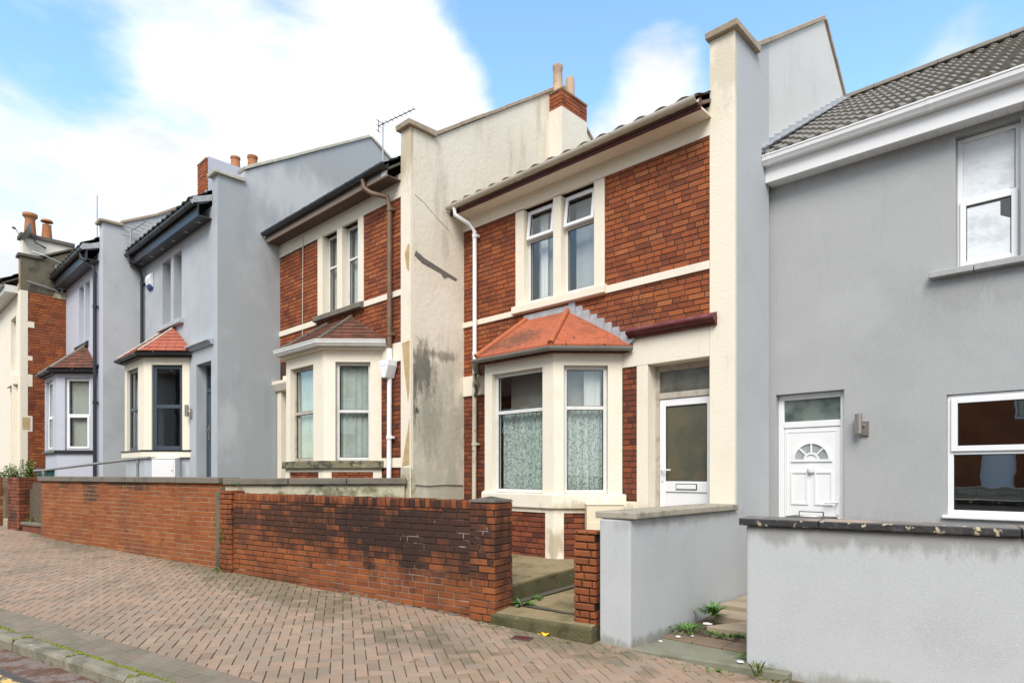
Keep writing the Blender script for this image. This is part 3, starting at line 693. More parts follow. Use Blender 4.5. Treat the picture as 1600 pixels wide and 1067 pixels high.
def chimney(h, x0, x1, y0, y1, z0, zmid, z1, brickm, rend, pots, cap=True):
    mb = MB()
    if zmid > z0: mb.cur = 1; mb.box(x0, x1, y0, y1, z0, zmid)
    if brickm:
        mb.cur = 2; mb.box(x0+.012, x1-.012, y0+.012, y1-.012, zmid, z1)
        mb.cur = 0
        def ring(za, zb, o):
            for F, L in ((frame(x0-o, y0-o, 0, 1, 0), x1-x0+2*o), (frame(x1+o, y0-o, 0, 0, 1), y1-y0+2*o), (frame(x1+o, y1+o, 0, -1, 0), x1-x0+2*o), (frame(x0-o, y1+o, 0, 0, -1), y1-y0+2*o)):
                mb.M = F; bricks(mb, 0, L, za, zb, 0, .09, anchor=za, jit=.004)
        ring(zmid, z1, 0)
        mb.M = None
        mb.cur = 2; mb.box(x0-.01, x1+.01, y0-.01, y1+.01, z1-.005, z1+.03)
    ch = mb.build('chimney', [brickm or rend, rend, 'mortar_pale'], h, fix=False)
    for (px, py, hh, r, m, kind) in pots:
        z = z1+.02
        prof = [(r*1.1, 0), (r*1.12, .05), (r*1.02, .08), (r*.86, hh*.85)]
        if kind == 'roll': prof += [(r*.9, hh*.88), (r*1.12, hh*.93), (r*1.15, hh), (r*.8, hh), (r*.78, hh-.05)]
        elif kind == 'cowl': prof += [(r*.92, hh*.9), (r*.98, hh), (r*.7, hh), (.03, hh+.02), (.03, hh+.10), (r*1.05, hh+.10), (r*.9, hh+.15), (.02, hh+.17)]
        elif kind == 'broken': prof = [(r, 0), (r*.92, hh*.8), (r*.9, hh), (r*.7, hh-.02)]
        else: prof += [(r*.98, hh*.88), (r, hh), (r*.78, hh), (r*.76, hh-.05)]
        mb = MB(); mb.lathe((px, py, z), prof, 18); mb.build('chimney_pot', m, ch, smooth=True)
    return ch
def body(h, mb, xl, xr, yb, z0, ze): mb.box(xl, xr, yb-.22, yb, z0, ze)
def main_roof(h, xl, xr, ye, ze, yr, zr, yb, m='roof_grey', res=.06, pitch=.3, ridge='ridge_grey', roll=.032, lift=.034):
    mb = MB(); pantiles(mb, xl, xr, ye, ze, yr, zr, pitch, roll, .33, res, lift)
    t = .05
    mb.prism_x([(ye+.03, ze-.05), (yr, zr-.03), (yb+.25, ze-.05), (yb+.25, ze-.11), (yr, zr-.11), (ye+.03, ze-.09)], xl, xr)
    r = mb.build('roof', m, h, fix=False)
    mb = MB(); x = xl
    while x < xr-.05:
        b = min(x+.45, xr); q = [(.13*math.cos(a), .11*math.sin(a)) for a in [math.pi*i/8 for i in range(9)]]
        mb.prism_x([(yr+u, zr+.01+v) for u, v in q], x+.004, b-.004); x += .45
    mb.build('ridge_tiles', ridge, r, fix=True)
    return r
def rear(x0, x1, y, z0, z1, m):
    b = MB(); b.box(x0, x1, y, y+.2, z0, z1); return b.build('rear_wall', m, h)
def each(name, m, bxs, bevel=.006):
    for q in bxs:
        b = MB(); b.box(*q); b.build(name, m, h, bevel=bevel)
def bars(mb, x0, x1, y0, y1, z0, z1, n):
    for i in range(n): a = x0+(x1-x0)*i/n; mb.box(a+.0015, a+(x1-x0)/n-.0015, y0, y1, z0, z1)

# ================================================================== HOUSE with the orange bay roof (centre right)
h = empty('terraced_house', (-5.7, 7.3, .3), 'brick and cream house with flat orange bay roof, lace curtains and maroon door hood', 'house', 'terraced houses stepping up the hill')
Y = 7.3
mb = MB()
holed(mb, -8.11, -3.545, .2, 6.12, [(-6.72, -5.30, 4.24, 5.79), (-4.48, -3.54, .58, 3.08), (-7.2, -5.15, 1.25, 3.2)], Y+.018, Y+.26)
rear(-8.11, -3.55, 15.2, .2, 6.1, 'brick_dark')
mb.cur = 1
def B(x0, x1, z0, z1): bricks(mb, x0, x1, z0, z1, Y+.012, .03, anchor=.045)
B(-8.11, -6.87, 4.205, 5.76); B(-5.15, -3.575, 4.235, 5.78)
B(-8.11, -7.2, 3.27, 4.115); B(-7.2, -4.83, 3.2, 4.115); B(-6.88, -5.14, 4.05, 4.13); B(-4.83, -3.575, 3.455, 4.125)
mb.cur = 2
B(-8.11, -7.45, .4, 2.93); B(-4.85, -4.62, 1.22, 3.05); B(-4.85, -4.62, .4, 1.1)
mb.build('wall', ['mortar_red', 'brick_c', 'brick_dark'], h, fix=False)
# dressings
mb = MB()
mb.box(-6.87, -6.69, Y-.004, Y+.2, 4.235, 5.765); mb.box(-6.09, -5.94, Y-.003, Y+.2, 4.27, 5.765); mb.box(-5.33, -5.15, Y-.004, Y+.2, 4.235, 5.775)
mb.build('window_surround', 'cream', h, bevel=.01)
mb = MB(); mb.prism_x([(Y-.07, 4.135), (Y+.2, 4.10), (Y+.2, 4.29), (Y-.02, 4.262), (Y-.07, 4.245)], -6.9, -5.11); mb.build('window_sill', 'cream', h, bevel=.008)
each('string_course', 'cream', [(-8.11, -6.9, Y-.012, Y+.05, 4.115, 4.205), (-5.11, -3.575, Y-.012, Y+.05, 4.13, 4.235), (-8.11, -7.5, Y-.008, Y+.05, 2.93, 3.27), (-4.835, -4.62, Y-.012, Y+.05, 1.1, 1.22)])
mb = MB(); mb.box(-8.108, -3.54, Y-.004, Y+.05, 5.78, 6.13); mb.build('frieze', 'cream', h)
mb = MB(); mb.box(-4.62, -4.45, Y-.004, Y+.25, .3, 3.05); mb.box(-4.86, -3.575, Y-.005, Y+.25, 3.05, 3.445); mb.build('door_surround', 'cream', h, bevel=.008)
mb = MB(); mb.box(-3.572, -3.254, Y-.008, Y+.055, 1.10, 6.93); mb.build('corner_pier', 'cream', h, bevel=.006)
for z in (5.92, 5.0, 3.43): pass
mb = MB(); mb.prism_x([(Y-.005, 3.42), (Y-.06, 3.425), (Y-.075, 3.455), (Y-.11, 3.465), (Y-.13, 3.495), (Y-.13, 3.515), (Y-.005, 3.535)], -4.72, -3.47); hd = mb.build('door_hood', 'maroon', h, bevel=.004)
mb = MB(); mb.prism_x([(Y-.128, 3.517), (Y-.005, 3.537), (Y-.005, 3.585), (Y-.1, 3.55)], -4.715, -3.475); mb.build('hood_top', 'hood_top', hd)
# party wall toward the grey house
yr, zr = 10.75, 8.85
pw = party(h, -3.54, -3.25, [(Y+.056, .0), (8.34, .0), (8.34, 7.30), (7.93, 7.02), (Y+.056, 6.96)], 'grey_wall', [(7.93, 7.02), (8.36, 7.30)], 'coping_tan', (Y, 7.93, 6.93, .12))
pw2 = party(h, -3.54, -3.31, [(8.34, .0), (15.4, .0), (15.4, 5.9), (yr, zr+.02), (8.34, 7.295)], 'grey_gable', [(8.36, 7.30), (yr, zr+.03), (11.75, 8.12), (15.4, 6.0)], 'coping_tan')
# eaves
mb = MB(); mb.box(-8.105, -3.545, 7.0, 7.03, 5.975, 6.11); f = mb.build('fascia', 'maroon', h)
mb = MB(); mb.box(-8.105, -3.545, 7.032, Y-.006, 5.985, 6.01); mb.build('soffit', 'cream', f)
mb = MB(); half_gutter(mb, [(-8.10, 6.94, 6.10), (-3.56, 6.94, 6.095)], .062, .62); g = mb.build('gutter', 'gutter_old', h)
main_roof(h, -8.1, -3.55, 6.96, 6.11, 10.45, 7.95, 15.3, 'roof_dull', .05, roll=.026)
pipe(h, [(-7.93, 6.94, 6.05), (-7.93, 6.95, 5.93), (-7.80, 7.14, 5.80), (-7.74, 7.225, 5.68), (-7.74, 7.225, 3.42)], .036, 'upvc', collars=(5.6, 3.62))
pipe(h, [(-7.74, 7.225, 3.42), (-7.75, 7.225, 2.0), (-7.76, 7.225, .45)], .038, 'gutter_old', collars=(3.1, 2.1))
pipe(h, [(-7.55, 7.05, 3.24), (-7.55, 7.05, 3.08), (-7.62, 7.16, 2.98), (-7.73, 7.22, 2.9)], .03, 'gutter_grey')
# upstairs windows
for a, b in ((-6.69, -6.09), (-5.94, -5.33)):
    window(h, ID, a+.003, b-.003, 4.285, 5.755, Y+.10, .05, 5.27, 'upvc_old', top=.05, tilt=-7, tmat='upvc', glass='clear',
           cur=((('curtain', 'curtain', a+.12, a+.30, 4.3, 5.72, .16, .012, .07),) if a < -6 else ())+(('blind_or_tone_sheet', 'pane_grey', a+.05, b-.05, 4.3, 5.74, .22, .004, .3),))  # white curtain in the left window, even grey sheet behind each pane
# bay
x0, x3, p = -7.55, -4.85, .67
bw, Fs = bay(h, x0, x3, Y, p, .40, 1.12, 1.32, 3.09, 3.3, 'cream', 'cream', [(.2, .79), (.16, 1.16), (.14, .75)], brick='brick_dark')
for i, ((F, L), (a, b)) in enumerate(zip(Fs, [(.2, .79), (.16, 1.16), (.14, .75)])):
    cur = [('net_curtain', 'lace', a+.05, b-.05, 1.36, 2.50, .12, .020, .082)]
    if i == 2: cur.append(('curtain', 'curtain', b-.30, b-.05, 2.45, 3.05, .16, .012, .07))
    if i == 2: cur.append(('blind_or_tone_sheet', 'pane_grey', a+.04, b-.05, 2.5, 3.06, .30, .002, .5))  # grey sheet added to imitate pale light on the cant's upper pane
    if i == 1: cur.append(('blind_or_tone_sheet', 'pane_beige', a+.04, b-.04, 2.55, 3.0, .30, .002, .5))  # beige sheet imitating the reflected house across the road
    window(h, F, a+.002, b-.002, 1.325, 3.088, .075, .05, 2.51, 'upvc_old', glass='clear', cur=cur)
bay_roof(h, x0, x3, Y, p, 3.36, 4.0, -6.62, -5.80, flat='roof_orange', hip='roof_hip', gut='half', gutm='gutter_grey', hipr=.042, gr=.055)
# stepped lead flashing along the roof and up to the sill
mb = MB(); A = Vector((-4.76, Y, 3.34)); Bq = Vector((-5.78, Y, 3.99)); n = 8
for i in range(n):
    P0, P1 = A.lerp(Bq, i/n), A.lerp(Bq, (i+1)/n)
    mb.prism_y([(P0.x, P0.z), (P1.x, P1.z), (P1.x+.004, P1.z+.08), (P1.x+.004, P1.z+.13), (P0.x-.012, P1.z+.13), (P0.x-.004, P0.z+.08)], Y-.014-.004*(i % 2), Y+.02)
mb.box(-6.68, -5.78, Y-.014, Y+.02, 3.98, 4.085)
mb.prism_y([(-4.74, 3.33), (-4.62, 3.42), (-4.70, 3.50), (-4.86, 3.46)], Y-.05, Y)
mb.build('lead_flashing', 'lead', h)
# door
mb = MB(); mb.box(-4.455, -4.39, 7.5, 7.57, .62, 3.06); mb.box(-3.62, -3.56, 7.5, 7.57, .62, 3.06); mb.box(-4.39, -3.62, 7.501, 7.569, 2.97, 3.06)
mb.box(-4.39, -3.62, 7.49, 7.569, 2.60, 2.68); df = mb.build('door_frame', 'wood_old', h, bevel=.005)
mb = MB(); mb.box(-4.39, -3.62, 7.53, 7.536, 2.68, 2.97); mb.build('fanlight', 'obscure_fan', df)
mb = MB(); y = 7.505
mb.box(-4.388, -4.30, y, y+.05, .65, 2.595); mb.box(-3.71, -3.622, y, y+.05, .65, 2.595); mb.box(-4.30, -3.71, y+.001, y+.049, 2.50, 2.595); mb.box(-4.30, -3.71, y+.001, y+.049, 1.36, 1.50)
mb.box(-4.30, -3.71, y+.001, y+.049, .65, .75); mb.box(-4.30, -3.71, y+.018, y+.04, .75, 1.36)
d = mb.build('door', 'upvc', h, bevel=.006)
mb = MB(); mb.box(-4.30, -3.71, y+.02, y+.026, 1.50, 2.50); mb.build('door_glass', 'obscure', d)
mb = MB(); g = .01
mb.box(-4.30, -4.29, y+.01, y+.03, 1.50, 2.50); mb.box(-3.72, -3.71, y+.01, y+.03, 1.50, 2.50); mb.box(-4.29, -3.72, y+.01, y+.03, 1.50, 1.51); mb.box(-4.29, -3.72, y+.01, y+.03, 2.49, 2.50); mb.build('gasket', 'dark_gap', d)
mb = MB(); mb.cur = 1; mb.box(-4.145, -3.845, y-.008, y, 1.39, 1.47); mb.cur = 0; mb.box(-4.135, -3.855, y-.014, y-.008, 1.40, 1.46); mb.build('letterbox', ['letter', 'dark_gap'], d, bevel=.003)
mb = MB(); mb.box(-4.36, -4.33, y-.012, y, 1.50, 1.74); mb.tube([(-4.345, y-.01, 1.65), (-4.345, y-.05, 1.65), (-4.20, y-.055, 1.65)], .011, 8); mb.build('handle', 'letter', d)
mb = MB(); mb.box(-4.45, -3.57, Y-.06, Y+.25, .45, .62); mb.build('doorstep', 'concrete', h)

# ================================================================== HOUSE next up the hill: brick with black gutter
h = empty('terraced_house', (-10.3, 6.17, .6), 'brick and cream house with black gutter, brown downpipe, peeling pier and white hopper', 'house', 'terraced houses stepping up the hill')
Y = 6.17; xl, xr = -12.6, -8.11
mb = MB()
holed(mb, xl, xr-.25, .4, 6.5, [(-10.89, -9.61, 4.60, 6.14), (-11.3, -9.2, 1.65, 3.5), (-12.45, -11.72, 1.0, 3.5)], Y+.018, Y+.26)
rear(xl, xr-.27, 14.0, .4, 6.4, 'brick_dark')
mb.cur = 1
def B(x0, x1, z0, z1): bricks(mb, x0, x1, z0, z1, Y+.012, .03, anchor=.02)
B(xl, -11.04, 4.6, 6.08); B(-9.47, -8.37, 4.615, 6.17); B(xl, -11.0, 3.9, 4.46); B(-11.0, -8.37, 3.6, 4.5)
mb.cur = 2
B(-8.93, -8.37, 1.87, 3.44); B(-8.93, -8.37, .8, 1.7)
mb.build('wall', ['mortar_red', 'brick_c', 'brick_dark'], h, fix=False)
mb = MB(); mb.box(-11.04, -10.86, Y-.004, Y+.2, 4.6, 6.12); mb.box(-10.34, -10.17, Y-.003, Y+.2, 4.62, 6.12); mb.box(-9.64, -9.47, Y-.004, Y+.2, 4.6, 6.13); mb.build('window_surround', 'cream', h, bevel=.01)
mb = MB(); mb.prism_x([(Y-.1, 4.50), (Y+.2, 4.48), (Y+.2, 4.64), (Y-.02, 4.62), (Y-.1, 4.59)], -11.06, -9.44); mb.build('window_sill', 'coping', h, bevel=.01)
each('string_course', 'cream', [(xl, -11.06, Y-.012, Y+.05, 4.46, 4.57), (-9.44, -8.37, Y-.012, Y+.05, 4.51, 4.61), (-8.92, -8.37, Y-.012, Y+.05, 3.44, 3.75), (-8.93, -8.37, Y-.012, Y+.05, 1.70, 1.86)])
mb = MB(); mb.box(xl+.002, -8.37, Y-.004, Y+.05, 6.12, 6.5); mb.build('frieze', 'cream', h)
mb = MB(); mb.box(-8.37, -8.114, Y-.008, Y+.055, .4, 7.19); cp = mb.build('corner_pier', 'cream', h, bevel=.006)
for pts in ([(-8.33, 3.72), (-8.13, 3.74), (-8.13, 2.95), (-8.17, 2.75), (-8.21, 3.0), (-8.27, 3.3)], [(-8.13, 2.5), (-8.135, 1.75), (-8.33, 1.72), (-8.25, 2.05), (-8.19, 2.25)], [(-8.26, 5.16), (-8.16, 5.3), (-8.13, 5.28), (-8.14, 4.85), (-8.2, 4.9)]):
    mb = MB(); mb.prism_y(pts, Y-.0125, Y-.004); mb.build('bare_stone_patch', 'ochre', cp)
mb = MB(); mb.prism_y([(-8.35, 1.70), (-8.13, 1.70), (-8.125, 1.0), (-8.36, 1.0)], Y-.013, Y-.004); mb.prism_x([(Y+.0, 1.0), (Y+.10, 1.0), (Y+.10, 1.5), (Y+.05, 1.66), (Y, 1.70)], -8.113, -8.107); mb.build('bare_render_patch', 'mossy_plaster', cp)
yr, zr = 10.02, 9.5
pw = party(h, -8.36, -8.11, [(Y+.056, 0), (Y+.056, 7.19), (6.67, 7.19), (yr, zr), (14.2, 6.6), (14.2, 0)], 'cream_side', [(6.68, 7.21), (yr, zr+.01), (14.2, 6.6)], 'coping_tan', (Y, 6.67, 7.17, .13))
mb = MB(); mb.prism_x([(Y+.07, 5.12), (Y+.10, 5.20), (6.45, 5.12), (6.80, 5.03), (7.16, 4.94), (7.12, 4.90), (6.95, 4.93), (6.86, 4.88), (6.80, 4.95), (6.40, 5.03)], -8.111, -8.104); mb.build('cement_patch', 'cement', pw)
mb = MB()
crack = [(Y+.08, 6.10), (6.45, 6.02), (6.7, 5.86), (6.98, 5.72), (7.06, 5.6)]
for a, b in zip(crack, crack[1:]): mb.prism_x([(a[0], a[1]-.006), (b[0], b[1]-.003), (b[0], b[1]+.003), (a[0], a[1]+.003)], -8.111, -8.107)
mb.build('crack', 'cement', pw)
mb = MB(); mb.tube([(-8.10, Y+.09, 1.42), (-8.10, 6.5, 1.40), (-8.10, 6.9, 1.415), (-8.10, 7.28, 1.40)], .009, 6); mb.build('cable', 'gutter_grey', pw)
chimney(h, -8.36, -7.79, 9.61, 10.43, 6.9, 8.83, 9.17, 'brick_c', 'cream_parapet', [(-8.05, 9.80, .62, .105, 'pot_buff', 'plain'), (-8.05, 10.2, .55, .10, 'pot_buff', 'broken')])
mb = MB(); mb.box(xl+.01, -8.37, 5.88, 5.905, 6.36, 6.50); f = mb.build('fascia', 'taupe', h)
mb = MB(); mb.box(xl+.01, -8.37, 5.907, Y-.006, 6.37, 6.39); mb.build('soffit', 'soffit_dark', f)
mb = MB(); mb.box(-8.50, -8.372, 5.872, 5.879, 6.372, 6.495); mb.build('eaves_end', 'upvc_old', f)
mb = MB(); half_gutter(mb, [(xl+.01, 5.82, 6.53), (-8.30, 5.82, 6.53)], .062, .62); mb.build('gutter', 'black_plastic', h)
main_roof(h, xl, -8.37, 5.84, 6.53, 9.5, 9.05, 14.1, 'roof_grey', .06, roll=.026)
pipe(h, [(-8.95, 5.83, 6.47), (-8.95, 5.84, 6.33), (-8.85, 5.92, 6.24), (-8.62, 6.08, 6.16), (-8.59, 6.10, 6.0), (-8.59, 6.10, 3.62)], .04, 'brown_pipe', collars=(5.95, 3.9, 6.4))
mb = MB()
for z0, z1, w0, w1 in ((3.17, 3.36, .045, .125), (3.36, 3.46, .125, .135)):
    mb.prism_y([(-8.59-w0, z0), (-8.59+w0, z0), (-8.59+w1, z1), (-8.59-w1, z1)], 5.98, 6.16)
mb.tube([(-8.59, 6.1, 3.46), (-8.59, 6.1, 3.66)], .045, 10)
mb.build('rain_hopper', 'upvc', h, bevel=.006)
pipe(h, [(-8.59, 6.10, 3.18), (-8.61, 6.10, 1.0)], .04, 'upvc', collars=(2.2,))
for a, b in ((-10.86, -10.34), (-10.17, -9.64)):
    window(h, ID, a+.003, b-.003, 4.645, 6.11, Y+.13, .045, 5.52, 'upvc_old', glass='clear', cur=(('net_curtain', 'net', a+.05, b-.05, 4.7, 6.05, .12, .01, .08),))
x0, x3, p = -11.62, -8.92, .69
ops = [(.2, .78), (.16, .98), (.2, .79)]
bw, Fs = bay(h, x0, x3, Y, p, .9, 1.69, 1.82, 3.49, 3.72, 'cream', 'sill_mossy', ops, sill_o=.07, brick='brick_c')
for i, ((F, L), (a, b)) in enumerate(zip(Fs, ops)):
    window(h, F, a+.002, b-.002, 1.825, 3.488, .08, .05, 2.66 if i == 2 else 2.68, 'upvc_old' if i == 2 else 'wood_old', glass='clear', cur=[('net_curtain', 'net', a+.05, b-.05, 1.86, 3.45, .10, .011, .09)])
bay_roof(h, x0, x3, Y, p, 3.83, 4.40, -10.65, -9.8, tile='roof_brown', hip='coping_dark', fascia='cream', fh=.11, courses=7, gut='ogee', gutm='upvc_old', hipr=.035)
# door surround on the far side of the bay
mb = MB(); mb.box(-12.58, -12.42, Y-.06, Y+.25, .6, 3.3); mb.box(-11.75, -11.60, Y-.06, Y+.25, .6, 3.3); mb.box(-12.42, -11.75, Y-.02, Y+.25, 3.3, 3.62); mb.build('door_surround', 'cream', h, bevel=.008)
mb = MB(); mb.prism_x([(Y, 3.3), (Y-.1, 3.31), (Y-.17, 3.44), (Y-.17, 3.5), (Y, 3.53)], -12.6, -11.6); mb.build('door_hood', 'cream', h, bevel=.006)
mb = MB(); mb.box(-12.42, -11.75, Y+.18, Y+.23, 1.0, 3.3); mb.build('door', 'wood_old', h)
mb = MB(); mb.tube([(-11.58, Y-.012, 6.3), (-11.60, Y-.012, 4.6), (-11.60, Y-.012, 3.9)], .008, 6); mb.build('cable', 'gutter_old', h)

# ================================================================== HOUSE in blue-grey render with red tiled bay
h = empty('terraced_house', (-14.9, 4.906, 1.2), 'blue-grey rendered house with cream bay, red tiled bay roof and black downlighter soffit', 'house', 'terraced houses stepping up the hill')
Y = 4.906; xl, xr = -17.2, -12.6
mb = MB()
holed(mb, xl, xr-.002, .6, 6.9, [(-15.75, -15.21, 4.95, 6.43), (-15.02, -14.53, 4.95, 6.44), (-13.69, -12.91, 1.4, 3.85), (-16.5, -14.3, 2.0, 4.0)], Y, Y+.26)
rear(xl, xr-.3, 12.8, .6, 6.8, 'grey_d')
mb.build('wall', 'grey_d', h)
mb = MB(); mb.prism_x([(Y-.1, 4.84), (Y+.14, 4.84), (Y+.14, 4.96), (Y-.1, 4.94)], -15.85, -14.40); mb.build('window_sill', 'grey_d', h, bevel=.008)
mb = MB(); mb.prism_x([(Y, 4.15), (Y-.05, 4.155), (Y-.07, 4.20), (Y-.13, 4.22), (Y-.13, 4.25), (Y, 4.28)], -14.0, -12.78); mb.build('door_hood', 'grey_d', h, bevel=.006)
for a, b in ((-15.75, -15.21), (-15.02, -14.53)):
    window(h, ID, a+.002, b-.002, 4.955, 6.42, Y+.20, .05, 5.7, 'anthracite', glass='tinted')
yr, zr = 8.4, 9.52
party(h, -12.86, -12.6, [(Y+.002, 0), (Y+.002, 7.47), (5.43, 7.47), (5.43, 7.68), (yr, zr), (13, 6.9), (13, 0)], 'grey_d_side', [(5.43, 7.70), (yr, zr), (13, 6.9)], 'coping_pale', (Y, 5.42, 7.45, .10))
mb = MB(); mb.box(xl+.01, -12.87, 4.63, 4.66, 6.62, 6.86); f = mb.build('fascia', 'black_plastic', h)
mb = MB(); mb.box(xl+.01, -12.87, 4.662, Y-.003, 6.63, 6.655); sf = mb.build('soffit', 'black_plastic', f)
mb = MB()
for k in range(6): mb.lathe((-16.8+k*.72, 4.78, 6.622), [(.04, 0), (.045, .004), (.03, .006)], 12)
mb.build('soffit_downlights', 'brushed', f)
mb = MB(); half_gutter(mb, [(xl+.01, 4.565, 6.88), (-12.87, 4.565, 6.88)], .065, .62); mb.build('gutter', 'black_plastic', h)
main_roof(h, xl, -12.87, 4.55, 6.95, 7.9, 9.15, 12.9, 'roof_grey', .08)
mb = MB(); mb.prism_x([(4.56, 6.86), (4.9, 7.0), (4.9, 7.12), (4.7, 7.03), (4.55, 6.98)], -13.05, -12.855); mb.build('lead_flashing', 'lead', h)
pipe(h, [(-16.98, 4.57, 6.8), (-16.98, 4.58, 6.66), (-17.0, 4.80, 6.50), (-17.0, 4.84, 6.35), (-17.0, 4.84, 1.0)], .038, 'black_plastic', collars=(6.2, 4.6))
x0, x3, p = -16.77, -14.08, .67
ops = [(.2, .76), (.16, .95), (.16, .80)]
bw, Fs = bay(h, x0, x3, Y, p, 1.1, 1.94, 2.07, 3.9, 4.05, 'cream', 'cream', ops, sill_o=.06, basem='grey_d')
mb = MB(); mb.prism(bay_pts(x0, x3, Y, p, .075), 2.072, 2.10); mb.build('sill_cover', 'black_plastic', bw)
for (F, L), (a, b) in zip(Fs, ops):
    window(h, F, a+.002, b-.002, 2.105, 3.895, .06, .075, 3.02, 'anthracite', glass='tinted')
bay_roof(h, x0, x3, Y, p, 4.17, 4.82, -15.9, -14.95, tile='roof_red', hip='coping_pale', fascia='black_plastic', fh=.09, courses=7, gut='half', gutm='black_plastic', hipr=.022, gr=.055)
mb = MB(); mb.box(-13.69, -13.63, Y+.20, Y+.26, 1.45, 3.84); mb.box(-12.97, -12.91, Y+.20, Y+.26, 1.45, 3.84); mb.box(-13.63, -12.97, Y+.20, Y+.26, 3.78, 3.84); mb.box(-13.63, -12.97, Y+.19, Y+.26, 3.28, 3.36); df = mb.build('door_frame', 'anthracite', h)
mb = MB(); mb.box(-13.63, -12.97, Y+.225, Y+.23, 3.36, 3.78); mb.build('fanlight', 'tinted', df)
mb = MB(); mb.box(-13.625, -12.975, Y+.21, Y+.25, 1.46, 3.275); d = mb.build('door', 'anthracite', h)
mb = MB(); mb.tube([(-13.55, Y+.20, 2.5), (-13.55, Y+.14, 2.5), (-13.42, Y+.14, 2.5)], .015, 8); mb.box(-13.58, -13.52, Y+.195, Y+.21, 2.3, 2.6); mb.build('handle', 'brushed', d)

# ================================================================== HOUSE in lilac render with brown tiled bay
h = empty('terraced_house', (-19, 4.02, 1.2), 'pale lilac rendered house with brown tiled bay roof, next to the bare brick flank', 'house', 'terraced houses stepping up the hill')
Y = 4.07; xl, xr = -20.9, -17.2
mb = MB()
holed(mb, xl, xr-.002, .6, 6.9, [(-19.45, -18.97, 4.95, 6.43), (-18.84, -18.38, 4.95, 6.43), (-20.3, -18.0, 2.1, 4.0)], Y, Y+.26)
rear(xl, xr-.3, 11.8, .6, 6.8, 'lilac'); mb.build('wall', 'lilac', h)
for a, b in ((-19.45, -18.97), (-18.84, -18.38)): window(h, ID, a+.002, b-.002, 4.955, 6.425, Y+.14, .05, 5.7, 'upvc', glass='clear', cur=(('blind_or_tone_sheet', 'curtain', a+.06, b-.06, 5.0, 6.35, .1, .004, .2),))
party(h, -17.5, -17.2, [(Y+.002, 0), (Y+.002, 7.56), (4.47, 7.56), (4.47, 7.60), (7.3, 9.3), (12, 6.8), (12, 0)], 'lilac_side', [(4.47, 7.62), (5.2, 8.0), (6.0, 8.55), (7.3, 9.32), (12, 6.8)], 'coping_tan', (Y, 4.47, 7.54, .09))
chimney(h, -17.45, -16.85, 6.28, 7.9, 7.0, 8.9, 9.72, 'brick_c', 'lilac', [(-17.15, 7.15, .42, .13, 'pot', 'plain'), (-17.15, 7.62, .62, .14, 'pot', 'plain')])
mb = MB(); mb.box(-16.848, -16.83, 6.32, 7.9, 8.75, 9.78); mb.build('chimney_render', 'lilac', h)
mb = MB(); mb.box(xl+.01, -17.5, 3.80, 3.83, 6.66, 6.9); f = mb.build('fascia', 'black_plastic', h)
mb = MB(); mb.box(xl+.01, -17.5, 3.832, Y-.003, 6.67, 6.69); mb.build('soffit', 'black_plastic', f)
mb = MB(); half_gutter(mb, [(xl+.01, 3.74, 6.93), (-17.5, 3.74, 6.93)], .065, .62); mb.build('gutter', 'black_plastic', h)
main_roof(h, xl, -17.5, 3.72, 6.99, 6.9, 9.0, 11.9, 'roof_grey', .1)
mb = MB(); mb.prism_x([(3.72, 6.88), (4.07, 7.0), (4.07, 7.14), (3.9, 7.06), (3.72, 7.02)], -17.68, -17.495); mb.build('lead_flashing', 'lead', h)
pipe(h, [(-17.75, 3.75, 6.86), (-17.75, 3.76, 6.74), (-17.60, 3.95, 6.55), (-17.60, 4.0, 6.4), (-17.60, 4.0, 1.2)], .042, 'black_plastic', collars=(5.6, 4.2, 3.3))
x0, x3, p = -20.46, -17.79, .67
ops = [(.2, .76), (.16, .90), (.20, .80)]
bw, Fs = bay(h, x0, x3, Y, p, 1.1, 2.10, 2.17, 3.92, 4.05, 'lilac', 'black_plastic', ops, sill_o=.05, basem='lilac')
for (F, L), (a, b) in zip(Fs, ops):
    window(h, F, a+.002, b-.002, 2.175, 3.915, .06, .06, 3.02, 'upvc', low=.05, glass='clear', cur=(('blind_or_tone_sheet', 'blind_or_tone_sheet', a+.06, b-.06, 2.2, 3.9, .10, .003, .3),))
bay_roof(h, x0, x3, Y, p, 4.14, 4.82, -19.6, -18.7, tile='roof_brown', hip='ridge_grey', fascia='black_plastic', fh=.09, courses=8, gut='half', gutm='black_plastic', hipr=.03, gr=.055)
mb = MB(); mb.prism_x([(Y-.06, 4.8), (Y, 4.8), (Y, 4.95), (Y-.06, 4.9)], -19.7, -18.5); mb.build('lead_flashing', 'black_plastic', h)

# ================================================================== HOUSE at the far left: cream front, bare brick flank
h = empty('terraced_house', (-23, 3.065, 1.2), 'cream fronted house at the far left with bare brick flank and mossy gable', 'house', 'terraced houses stepping up the hill')
Y = 3.065; xl, xr = -25.3, -20.9
mb = MB()
holed(mb, xl, xr-.28, .6, 6.7, [(-22.35, -21.55, 4.4, 5.9), (-22.3, -21.35, 1.2, 4.0)], Y, Y+.26); rear(xl, xr-.3, 10.8, .6, 6.7, 'cream')
mb.build('wall', 'cream', h)
F = frame(xr, Y, 0, 0, 1)
mb = MB(); mb.prism_x([(Y+.0, .4), (Y+.0, 7.37), (3.5, 7.37), (6.9, 9.2), (11, 6.8), (11, .4)], xr-.28, xr-.015)
mb.cur = 1; mb.M = F; bricks(mb, .17, 1.15, .6, 6.45, .0, .03, anchor=0); mb.M = None
mb.cur = 2
mb.prism_x([(Y+.001, 6.47), (Y+.001, 7.36), (3.5, 7.36), (6.8, 9.12), (6.8, 6.6), (4.4, 6.47)], xr-.014, xr+.004)
mb.cur = 3
mb.prism_x([(3.75, 6.40), (4.2, 6.40), (4.2, 7.0), (3.93, 6.95), (3.85, 6.6)], xr-.01, xr+.010)
